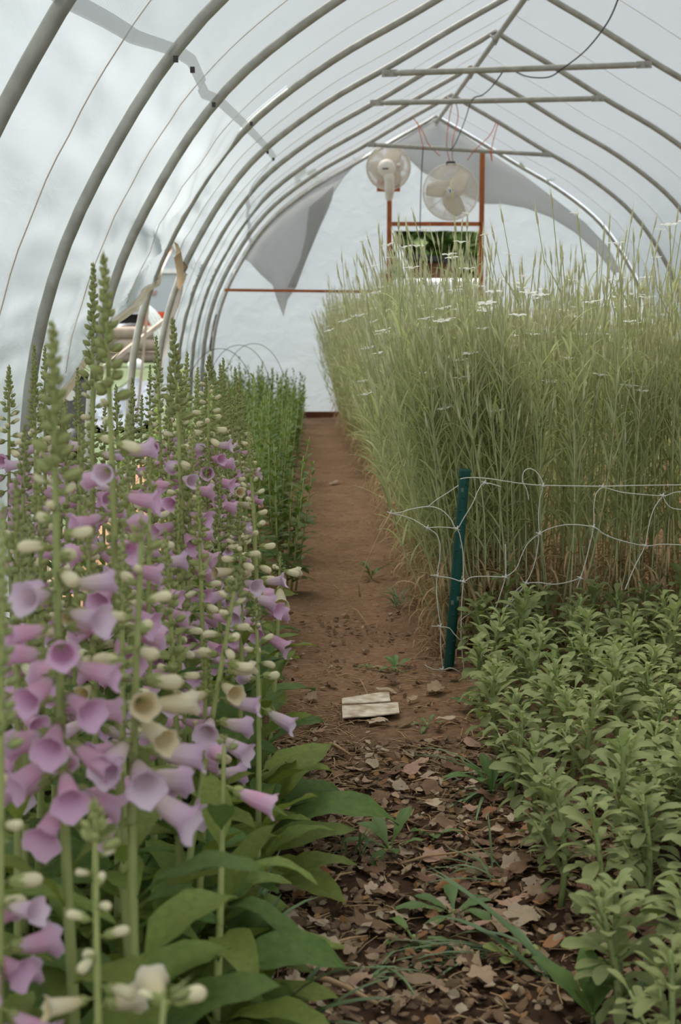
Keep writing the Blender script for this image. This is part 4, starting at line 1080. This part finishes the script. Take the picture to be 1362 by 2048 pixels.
for i in range(1500):
    k = R.random()
    if k < .3: x, y = R.uniform(-.12, .12), R.uniform(2.3, 3.2)
    elif k < .75: x, y = R.uniform(-.12, .5), R.uniform(1.7, 3.6)
    else: x, y = R.uniform(-.1, .42), R.uniform(3.4, 8)
    L = R.uniform(.015, .06); a = R.gauss(0, .7) if R.random() < .6 else R.uniform(0, PI); z = gz(x, y) + R.uniform(.002, .012); dx, dy = math.cos(a)*L/2, math.sin(a)*L/2
    stw.tube([(x - dx, y - dy, z), (x + R.uniform(-.004, .004), y + R.uniform(-.004, .004), z + R.uniform(0, .006)), (x + dx, y + dy, z + R.uniform(-.003, .006))], R.uniform(.0006, .0014), 3, caps=False)
tag(stw.build('straw_bits', MT['straw']), 'scattered bits of dry straw on the path', 'straw', None, 'stuff')
# dry tan undergrowth along the foot of the cockle bed
dr = MB()
for i in range(800):
    y = CY0 - .03 + (6.5)*R.random()**1.8; x = edgex(y) + R.gauss(-.005, .035)
    if R.random() < .2: y = CY0 + R.gauss(-.02, .04); x = R.uniform(.34, .75) if R.random() < .6 else R.uniform(.34, 1.2)
    strap(dr, (x, y, gz(x, y) + R.uniform(0, .05)), R.uniform(0, 6.28), R.uniform(-.1, 1.2), R.uniform(.04, .10), R.uniform(.003, .006), 1.8, 4)
tag(dr.build('dry_undergrowth', MT['ck_dry']), 'curly dry straw coloured basal leaves along the foot of the tall bed', 'dry leaves', None, 'stuff')

# white pieces on the path
pc = empty('torn_card', PG(740, 1418) + Vector((0, 0, .012)))
cm = mat('muddy_white_card', '#e6dcc8', '#a08262', rough=.85, scale=30, bump=.1)
def card(poly, name, dz):
    b = MB(); P3 = [PG(*p) - pc.location + Vector((0, 0, dz*.5)) for p in poly]; n = len(P3)
    top = [b.vert(p) for p in P3]; bt = [b.vert(p - Vector((0, 0, .0025))) for p in P3]
    b.face(top[::-1]); b.face(bt)
    for i in range(n): b.face((top[i], top[(i+1) % n], bt[(i+1) % n], bt[i]))
    b.build(name, cm, pc, smooth=False)
card([(684, 1414), (684, 1403), (720, 1397), (760, 1391), (778, 1391), (781, 1408), (745, 1411)], 'upper_strip', .016)
card([(685, 1440), (684, 1416), (740, 1413), (796, 1409), (798, 1424), (799, 1430), (750, 1436)], 'lower_strip', .012)
tag(pc, 'torn muddy white card lying in two strips on the path', 'card')

# twigs
for a, b_, c_, r, lb in (((800, 1722), (900, 1718), (992, 1705), .0022, 'thin pale twig lying across the litter by the right bed'), ((660, 1905), (700, 1890), (735, 1870), .002, 'bent twig beside the large pale leaf'), ((655, 1785), (680, 1750), (710, 1735), .002, 'short pale twig pointing up the path left of centre'), ((625, 1980), (690, 2000), (755, 2018), .004, 'thick brown stick at the bottom of the litter'), ((650, 1498), (670, 1503), (700, 1513), .004, 'brown stick lying on the straw left of centre'), ((735, 1388), (720, 1362), (705, 1355), .0016, 'thin curved stem arching behind the white card'), ((700, 1218), (715, 1225), (742, 1255), .0018, 'small tan twig on the path before the tall bed'), ((620, 2030), (600, 2010), (590, 1990), .0016, 'thin straw by the bottom left foliage')):
    q = [PG(*p) for p in (a, b_, c_)]; q = [v + Vector((0, 0, gz(v.x, v.y) + .012)) for v in q]; q[1].z += .008
    o = MB().tube([q[0], q[0].lerp(q[1], .5) + Vector((0, .003, .003)), q[1], q[1].lerp(q[2], .5), q[2]], [r, r, r*.9, r*.8, r*.6], 6).build('twig', MT['straw']); tag(o, lb, 'twig')

# weeds and grass on the path
MT['weed'] = mat('weed_leaf', '#6a8446', '#56703a', rough=.55, trans=.25, scale=20, var=.2, bump=.1)
MT['weed_pale'] = mat('yellow_green_leaf', '#aab568', '#97a55a', rough=.55, trans=.25, scale=20)
MT['blade'] = mat('grass_blade', '#748a5c', '#5f774a', rough=.5, trans=.2, scale=20, var=.2)
def weed(px, py, n, s, label, m='weed', wd=.3, el=(.2, .9), obl=True):
    p = PG(px, py); o = empty('weed', (p.x, p.y, gz(p.x, p.y)), R.uniform(0, 6)); fo = MB()
    for i in range(n): fo.add(leaf_mb(1, wd, R.uniform(.3, .7), .25, 7, obl=obl, pet=.2, wave=.06, seed=i), mdir((0, 0, .003), GA*i, R.uniform(*el), s*R.uniform(.7, 1.1)))
    fo.build('foliage', MT[m], o); MB().tube([(0, 0, -.01), (0, 0, .012)], .003, 5).build('crown', MT['stem_stock'], o)
    return tag(o, label, 'weed')
weed(908, 1822, 7, .085, 'leafy green weed rosette in the centre of the litter')
weed(828, 1868, 6, .07, 'dark toothed weed left of the central rosette', wd=.26, el=(.0, .6))
weed(780, 1685, 7, .085, 'upright weed tuft on the dark soil below the white card', wd=.26, el=(.4, 1.1))
weed(865, 1665, 4, .06, 'small weed right of the upright tuft', wd=.3)
weed(1030, 1915, 5, .05, 'yellow green round leaved weed by the stock bed', 'weed_pale', .55)
weed(985, 1585, 8, .10, 'tall pale weed at the edge of the stock bed', wd=.24, el=(.7, 1.3))
weed(588, 1560, 5, .09, 'dark weed beside the foxglove leaves at the path edge', wd=.28, el=(.5, 1.2), obl=False)
weed(735, 1326, 5, .035, 'tiny grey weed on the bare path', wd=.4)
weed(792, 1330, 8, .06, 'low dark weed tangle at the foot of the tall bed', wd=.3, el=(.1, .9))
weed(855, 1452, 5, .05, 'small dark seedling right of the white card', wd=.25, el=(.4, 1.1))
weed(603, 1040, 5, .10, 'small clump of dark weed on the far path', wd=.4, el=(.1, .6))
weed(742, 1150, 7, .10, 'grassy weed along the left foot of the tall bed', wd=.2, el=(.5, 1.3))
weed(1185, 2040, 6, .12, 'broad leaved dark weed at the bottom right', wd=.3, el=(.7, 1.3), obl=False)
weed(950, 1420, 8, .06, 'bushy little weed at the corner of the stock bed', wd=.35, el=(.2, 1))
def tuft(px, py, n, L, label, az, spread=.6, el=(.1, .7), wd=.007):
    p = PG(px, py); o = MB()
    for i in range(n): strap(o, (R.uniform(-.02, .02), R.uniform(-.02, .02), R.uniform(0, .01)), az + R.gauss(0, spread), R.uniform(*el), L*R.uniform(.6, 1.1), wd*R.uniform(.7, 1.2), R.uniform(.3, 1.1), 7)
    q = o.build('grass_tuft', MT['blade']); q.location = (p.x, p.y, gz(p.x, p.y) + .004); return tag(q, label, 'grass')
tuft(960, 1905, 24, .15, 'flattened grass tuft lying across the bottom of the path', PI, .25, (-.05, .25), .005)
tuft(745, 1935, 12, .09, 'short grass tuft at the left of the flattened one', .2, .6, (.0, .4), .004)
tuft(990, 1560, 6, .18, 'long grass blades arching out over the litter from the right bed', PI*.95, .25, (.1, .5))
tuft(985, 1590, 6, .14, 'grass blades leaning down towards the camera from the right bed', -PI*.75, .3, (.1, .5))
tuft(1110, 1960, 5, .24, 'broad grass blades sweeping left in front of the stock bed', PI*.85, .3, (.2, .7), .009)
tuft(1000, 1760, 9, .12, 'thin grass tuft below the leaning stock stem', PI, .8, (.2, .9), .005)
tuft(560, 2080, 5, .17, 'grass blades rising by the bottom foxglove leaves', .3, .5, (.5, 1.2), .010)
tuft(480, 1985, 4, .17, 'upright grass blades among the lowest foxglove leaves', .8, .4, (.9, 1.3), .010)
tuft(700, 1700, 12, .07, 'wispy fine grass on the dark soil left of centre', 1, 2, (.5, 1.2), .003)
tuft(800, 1215, 14, .11, 'green grass tuft at the near corner of the tall bed', 2.4, 1.2, (.4, 1.2), .006)

# ------------------------------------------------------------------ green post and netting
YP = 3.50
pt, pb = P(930, 938, YP), P(896, 1352, YP)
pb = pt + (pb - pt)*((pt.z - .0)/(pt.z - pb.z))
po = empty('garden_post', pb); d = pt - pb
b = MB(); n = 22; rows = []
for i in range(n + 1):
    u = i/n
    rows.append([d*u*.985 + Vector((math.cos(2*PI*j/14)*.0132*(1 + .03*math.sin(i*2.4)), math.sin(2*PI*j/14)*.0132, 0)) for j in range(15)])
b.grid(rows); b.build('shaft', MT['post'], po)
c_ = MB(); c_.tube([d*.955, d*.965, d*.985, d*.998, d*1.0], [.0135, .0145, .0155, .0165, .014], 14); c_.build('cap', MT['post'], po)
for i in range(14):
    nb_ = MB(); u = .08 + .065*i; nb_.tube([d*u + Vector((.006*math.sin(i*2.1), -.0125, 0)), d*u + Vector((.006*math.sin(i*2.1), -.0155, .002))], .0028, 6); nb_.build('nub', MT['post'], po)
nb2 = MB()
for u, sx in ((.36, .007), (.34, -.006), (.62, .004), (.9, -.004)): nb2.box(d*u + Vector((sx, -.0128, 0)), (.006, .003, .010))
nb2.build('scuff', MT['post_wear'], po, smooth=False)
tag(po, 'leaning dark green coated garden post at the corner of the tall bed', 'post')
Z7 = lambda x, y: (560 + .5888*x, 800 + .5888*y)
strands = [
 [(612, 268), (640, 264), (700, 266), (780, 278), (840, 286), (895, 290), (1000, 292), (1095, 293), (1230, 290), (1400, 288)],
 [(845, 340), (838, 305), (824, 275), (828, 245), (846, 233), (868, 242), (887, 268), (893, 295), (882, 340), (878, 400), (880, 455), (872, 520), (858, 575), (835, 622), (800, 670), (760, 712), (722, 740)],
 [(1095, 295), (1074, 318), (1066, 360), (1065, 430), (1050, 500), (1035, 560), (1020, 605), (1008, 640)],
 [(1300, 325), (1270, 370), (1252, 430), (1240, 495), (1210, 555), (1190, 600), (1172, 645)],
 [(765, 602), (800, 575), (820, 530), (840, 490), (880, 455), (930, 432), (990, 423), (1065, 432), (1100, 455), (1150, 475), (1240, 495), (1300, 490), (1400, 494)],
 [(510, 595), (535, 598), (580, 605), (622, 617), (650, 602), (700, 599), (765, 602)],
 [(835, 622), (880, 620), (930, 626), (980, 618), (1020, 605)],
 [(765, 490), (767, 540), (765, 602), (750, 655), (735, 700), (722, 740), (745, 770)],
 [(752, 295), (695, 282), (672, 310), (655, 350), (625, 400), (600, 437), (580, 405), (550, 375), (510, 362), (450, 370), (410, 382), (375, 385)],
 [(375, 385), (410, 392), (450, 405), (500, 435), (530, 455), (543, 490), (542, 540), (533, 600), (532, 660), (538, 720), (545, 770), (546, 840), (552, 915), (548, 985), (556, 1015), (578, 1042)],
 [(500, 435), (545, 432), (600, 440), (615, 480), (622, 530), (622, 617), (617, 690), (616, 760), (616, 830), (626, 925)],
 [(515, 768), (545, 770), (575, 775), (592, 795), (612, 815)],
 [(490, 900), (520, 914), (552, 917), (580, 910), (612, 925)],
 [(500, 365), (530, 340), (565, 318), (606, 290)],
 [(722, 740), (700, 718), (660, 718), (630, 735), (612, 750)],
 [(1095, 295), (1140, 308), (1180, 316), (1300, 325), (1340, 314), (1400, 308)],
 [(1300, 325), (1312, 350), (1335, 368), (1400, 376)],
 [(835, 622), (800, 650), (770, 700), (722, 740)]]
net = MB()
def nety(x): return YP - .045 + .04*sstep(600, 700, x)*0 - .02*math.sin(x*.013)
for st_ in strands:
    q = [P(*Z7(x, y), nety(x)) for x, y in st_]; out = []
    for i in range(len(q) - 1):
        a = q[i-1] if i else q[0]; d_ = q[i+2] if i + 2 < len(q) else q[-1]
        for k in range(5): out.append(Vector(_cr(a, q[i], q[i+1], d_, k/5)))
    out.append(q[-1]); net.tube(out, .00125, 6)
no = net.build('trellis_netting', MT['netting']); tag(no, 'torn white trellis netting hanging from the green post in front of the tall bed', 'netting')
for x, y in ((893, 292), (1095, 295), (1300, 325), (880, 455), (1065, 432), (1240, 495), (1020, 605), (835, 622), (765, 602), (622, 617), (535, 598), (600, 438), (500, 435), (695, 282), (375, 385), (545, 770), (552, 916), (722, 740)):
    kn = MB(); c = P(*Z7(x, y), nety(x)); kn.box(c, (.006, .006, .006), 0, Matrix.Rotation(x, 3, 'Z') @ Matrix.Rotation(y, 3, 'X')); kn.beam(c + Vector((-.008, 0, .004)), c + Vector((.008, 0, -.003)), .0022, .0022); kn.beam(c + Vector((-.004, 0, -.008)), c + Vector((.003, 0, .008)), .0022, .0022)
    kn.build('knot', MT['netting'], no)
o = MB().tube([P(*Z7(375, 385), YP - .05), P(*Z7(330, 470), YP - .08), P(*Z7(290, 560), YP - .1), P(*Z7(266, 620), YP - .1), P(*Z7(272, 668), YP - .1)], [.0016, .0016, .0015, .0015, .003], 6).build('withered_stalk', MT['straw'])
tag(o, 'bent dry stalk dangling from the end of the netting over the path', 'stalk')

# ================================================================== outside, seen through the side opening and the doorway
MT['lawn'] = mat('meadow', '#4f5c38', '#404b2c', rough=.9, scale=3, bump=.3, bscale=20)
lb_ = MB(); lb_.grid([[(x, y, -.06 + .0*x) for x in [-40 + 4*i for i in range(25)]] for y in [-6 + 4*i for i in range(25)]])
tag(lb_.build('ground_outside', MT['lawn']), 'rough grass outside the tunnel', None, None, 'structure')
# box truck
bt_ = empty('box_truck', (-3.6, 32.0, 0))
bx = MB(); bx.box((-.6, 1.2, 2.25), (6.4, 2.4, 2.66)); bx.build('cargo_box', mat('grey_white_panel', '#b4babd', '#aeb4b7', rough=.5, scale=1), bt_, smooth=False)
rl = MB(); rl.box((-.6, -.03, 1.85), (6.4, .05, .10)); rl.build('rub_rail', MT['white'], bt_, smooth=False)
ch_ = MB(); ch_.box((-.6, 1.2, .80), (6.4, 1.9, .22)); ch_.build('chassis', MT['black'], bt_, smooth=False)
rd = mat('red_sign_paint', '#b8452f', '#a83c28', rough=.5)
lt_ = MB(); u0 = P(296, 586, 31.95) - bt_.location
for k in range(4):
    lt_.box((u0.x + .055*k, -.032, u0.z), (.014, .012, .10)); lt_.box((u0.x + .055*k + .02, -.032, u0.z + (.045 if k % 2 else -.045)), (.036, .012, .014))
lt_.build('red_lettering', rd, bt_, smooth=False)
for wx in (-2.6, 1.9):
    wh = MB(); wh.tube([(wx, -.05, .42), (wx, -.04, .42), (wx, .20, .42), (wx, .22, .42)], [.34, .42, .42, .36], 24); w_ = wh.build('wheel', MT['black'], bt_)
    MB().tube([(wx, -.07, .42), (wx, -.04, .42)], [.2, .22], 16).build('rim', MT['white'], w_)
tag(bt_, 'white box truck parked outside behind the log pile', 'truck')
# orange machine before the truck
om = empty('orange_machine', (P(318, 640, 29).x, 29.6, 0)); og = mat('orange_paint', '#c8572c', '#b54a24', rough=.5)
MB().box((0, 0, .78), (.9, .7, .22)).box((.1, 0, .90), (.4, .6, .10)).build('hood', og, om, smooth=False)
MB().box((-.1, 0, .55), (1.2, .6, .22)).build('frame', MT['black'], om, smooth=False)
for wx in (-.6, .62):
    MB().tube([(wx, -.42, .36), (wx, -.38, .36), (wx, -.14, .36), (wx, -.1, .36)], [.28, .36, .36, .28], 20).build('wheel', MT['black'], om)
tag(om, 'orange machine with black wheels behind the log pile', 'machine')
# log pile
lg = mat('weathered_log', '#a39382', '#85776a', rough=.9, scale=5, bump=.4, bscale=12); le = mat('log_end', '#b59d80', '#9a8064', rough=.9, scale=10)
for k, (py, dz, x0, x1, r, lb) in enumerate(((664, 0, 180, 372, .125, 'top grey log of the pile outside the opening'), (690, -.05, 190, 366, .115, 'middle grey log of the pile outside the opening'), (713, .05, 175, 360, .11, 'lowest grey log of the pile outside the opening'))):
    a, b2 = P(x0, py, 26.4 + dz), P(x1, py + 3, 26.6 + dz); n = 16
    z0 = [.55, .335, .115][k]; a.z = z0; b2.z = z0
    q = [a.lerp(b2, i/n) + Vector((0, 0, .012*nz(i*.8, k))) for i in range(n + 1)]
    o = MB().tube(q, [r*(1 + .06*nz(i*.9, k, 3)) for i in range(n + 1)], 14, caps=False).build('log', lg)
    ee = MB(); ee.tube([q[0] - Vector((.004, 0, 0)), q[0] + Vector((.004, 0, 0))], r, 14); ee.tube([q[-1] - Vector((.004, 0, 0)), q[-1] + Vector((.004, 0, 0))], r*.97, 14); ee.build('cut_end', le, o, smooth=False)
    tag(o, lb, 'log', 'log pile')
# bent white pipes standing before the logs
for k in range(4):
    y = 23.2 + .5*k; c = P(255 + 4*k, 700, y); rr_ = .50 + .04*k
    q = [(c.x + rr_*math.cos(a), y, .05 + 1.06*math.sin(a)**.8 if 0 < a < PI else .0) for a in [PI*i/20 for i in range(21)]]
    tag(MB().tube(q, .028, 8).build('bent_pipe', MT['white']), ['nearest', 'second', 'third', 'farthest'][k] + ' of the bent white pipes arching before the log pile', 'pipe', 'bent white pipes')
lw = mat('grey_lath', '#b3a394', '#988879', rough=.85, scale=8)
_a, _b = P(333, 638, 17.0), P(238, 712, 16.6); _b = _a + (_b - _a)*((_a.z + .05)/(_a.z - _b.z))
board('wood_lath', _a, _b, .05, .04, 'grey wooden lath sloping across the log pile', 'lath'); bpy.data.objects['wood_lath'].data.materials[0] = lw
o = board('wood_lath', P(301, 560, 12.0), P(273, 850, 12.0), .022, .02, 'thin upright wooden lath outside the opening', 'lath'); o.data.materials[0] = lw
# white lump, tarp, tub
wl_ = MB(); c = PG(272, 738, -.06); rows = []
for i in range(9):
    ph = PI*i/8; rows.append([(c.x + (.15 + .03*nz(i, j % 14))*math.sin(ph)*math.cos(2*PI*j/14), c.y + .14*math.sin(ph)*math.sin(2*PI*j/14), -.0 + (.12 + .03*nz(j % 14, i))*math.cos(ph)) for j in range(15)])
wl_.grid(rows); tag(wl_.build('white_sack', MT['white']), 'crumpled white sack on the grass before the logs', 'sack')
tm = mat('blue_grey_tarp', '#5a6068', '#484e56', rough=.5, scale=4, bump=.4, bscale=8); tp_ = MB()
tp_.grid([[(lerp(-2.2, -1.05, i/30) , y, -.03 + .16*abs(nz(i*.3, y*1.3)) + .05*nz(i*.8, y*3)) for i in range(31)] for y in [11.5 + .3*k for k in range(26)]])
tag(tp_.build('ground_tarp', tm), 'rumpled blue grey tarp spread on the ground outside the opening', 'tarp')
tb = empty('plastic_tub', (P(147, 770, 7.6).x - .06, 7.6, -.05)); tz = P(147, 738, 7.6).z + .05
tbm = mat('grey_tub_plastic', '#6d6d6e', '#5c5c5e', rough=.5)
b = MB(); b.tube([(0, 0, 0), (0, 0, .02), (0, 0, tz*.6), (0, 0, tz*.92), (0, 0, tz)], [.11, .12, .135, .14, .10], 20); b.build('body', tbm, tb)
MB().tube([(0, 0, tz*.93), (0, 0, tz*.95)], [.15, .15], 20).build('rim', MT['black'], tb)
lbm = MB(); ang = -PI*.36; cc = Vector((.139*math.cos(ang), .139*math.sin(ang), tz*.80)); lbm.tube([cc, cc*1.0 + Vector((.004*math.cos(ang), .004*math.sin(ang), 0))], .03, 16); lbm.build('oval_label', MT['white'], tb, smooth=False)
tag(tb, 'dark grey plastic tub with a pale label outside the torn film', 'tub')
# tyre
ty = MB(); c = Vector((P(150, 790, 6.9).x - .05, 6.9, .13))
for i in range(25):
    pass
ty.tube([c + Vector((.03*math.sin(a), .17*math.cos(a), .17*math.sin(a))) for a in [2*PI*i/24 for i in range(25)]], .045, 10, caps=False)
tag(ty.build('rubber_tyre', MT['black']), 'black rubber tyre leaning outside beside the grey tub', 'tyre')
# white van seen side on through the doorway, its screen post sloping down to the bonnet
ax_ = P(817, 546, 14); pk = empty('white_van', (ax_.x, 14.0, -.06))
gl = mat('dark_window_glass', '#2d3232', '#23282a', rough=.15, spec=.5)
zb = ax_.z + .06
b = MB(); b.box((-.25, .9, zb - .36), (2.7, 1.7, .62)); o = b.build('body', MT['white'], pk, smooth=False); bv = o.modifiers.new('soft', 'BEVEL'); bv.width = .06; bv.segments = 3
b = MB(); b.box((-.86, .9, zb + .50), (1.36, 1.5, .07)); b.build('cab_roof', MT['white'], pk, smooth=False)
b = MB()
for y in (.08, 1.72): b.beam((.02, y, zb - .04), (-.21, y + (.1 if y < 1 else -.1), zb + .50), .07, .085); b.beam((-1.56, y, zb - .04), (-1.52, y + (.1 if y < 1 else -.1), zb + .5), .07, .10)
b.build('cab_post', MT['white'], pk, smooth=False)
b = MB(); b.grid([[(.0, .12, zb), (.0, 1.68, zb)], [(-.20, .2, zb + .48), (-.20, 1.6, zb + .48)]]); b.grid([[(-1.5, .11, zb), (-.06, .11, zb)], [(-1.5, .2, zb + .48), (-.2, .2, zb + .48)]])
o = b.build('window_glass', gl, pk, smooth=False); o.modifiers.new('thickness', 'SOLIDIFY').thickness = .008
for wx in (.62, -1.1):
    for wy in (.1, 1.7): MB().tube([(wx, wy - .1, .36), (wx, wy - .08, .36), (wx, wy + .08, .36), (wx, wy + .1, .36)], [.28, .36, .36, .28], 20).build('wheel', MT['black'], pk)
tag(pk, 'compact white van parked side on outside the far doorway', 'van')
sx = P(826, 520, 21).x; sh = empty('brown_shed', (sx + .1, 21.5, -.06))
MB().box((0, 0, .85), (1.1, 1.2, 1.7)).build('wall', mat('brown_shed_board', '#7a5343', '#644236', rough=.9, scale=5), sh, smooth=False)
b = MB(); b.beam((-.75, 0, 1.84), (.75, 0, 1.70), 1.5, .08); b.build('roof', MT['black'], sh, smooth=False)
tag(sh, 'small brown shed with a dark roof seen beyond the white van through the doorway', 'shed')
# trees beyond
tl = mat('tree_leaf', '#65793a', '#4a6029', rough=.7, trans=.2, scale=2); bk = mat('tree_bark', '#5c4b3c', '#483a2e', rough=.9, scale=8, bump=.3)
def tree(x, y, hh, rad, seed, label):
    rr = random.Random(seed); o = empty('tree', (x, y, -.06)); MB().tube([(0, 0, 0), (.05, 0, hh*.4), (.0, 0, hh*.7)], [.22, .16, .08], 8).build('trunk', bk, o)
    fo = MB()
    for i in range(4200):
        v = Vector((rr.gauss(0, 1), rr.gauss(0, 1), rr.gauss(0, 1))).normalized(); cl = 1 + .25*nz(v.x*3 + seed, v.y*3, v.z*3); r = rad*cl*rr.uniform(.4, 1)
        p = Vector((v.x*r, v.y*r, hh*.55 + v.z*hh*.5*cl*rr.uniform(.5, 1))); s = rr.uniform(.28, .55)
        m4 = Matrix.Translation(p) @ Matrix.Rotation(rr.uniform(0, 6), 4, 'Z') @ Matrix.Rotation(rr.uniform(-1, 1), 4, 'X')
        q = [fo.vert(m4 @ Vector(c)) for c in ((-s*.4, 0, 0), (0, -s*.7, .02), (s*.4, 0, 0), (0, s*.7, -.03))]; fo.face(q)
    fo.build('foliage', tl, o); return tag(o, label, 'tree')
tree(2.0, 38, 4.6, 3.2, 1, 'bushy green tree at the left of the doorway view')
tree(5.0, 42, 4.9, 3.6, 2, 'dark bushy tree at the right of the doorway view')
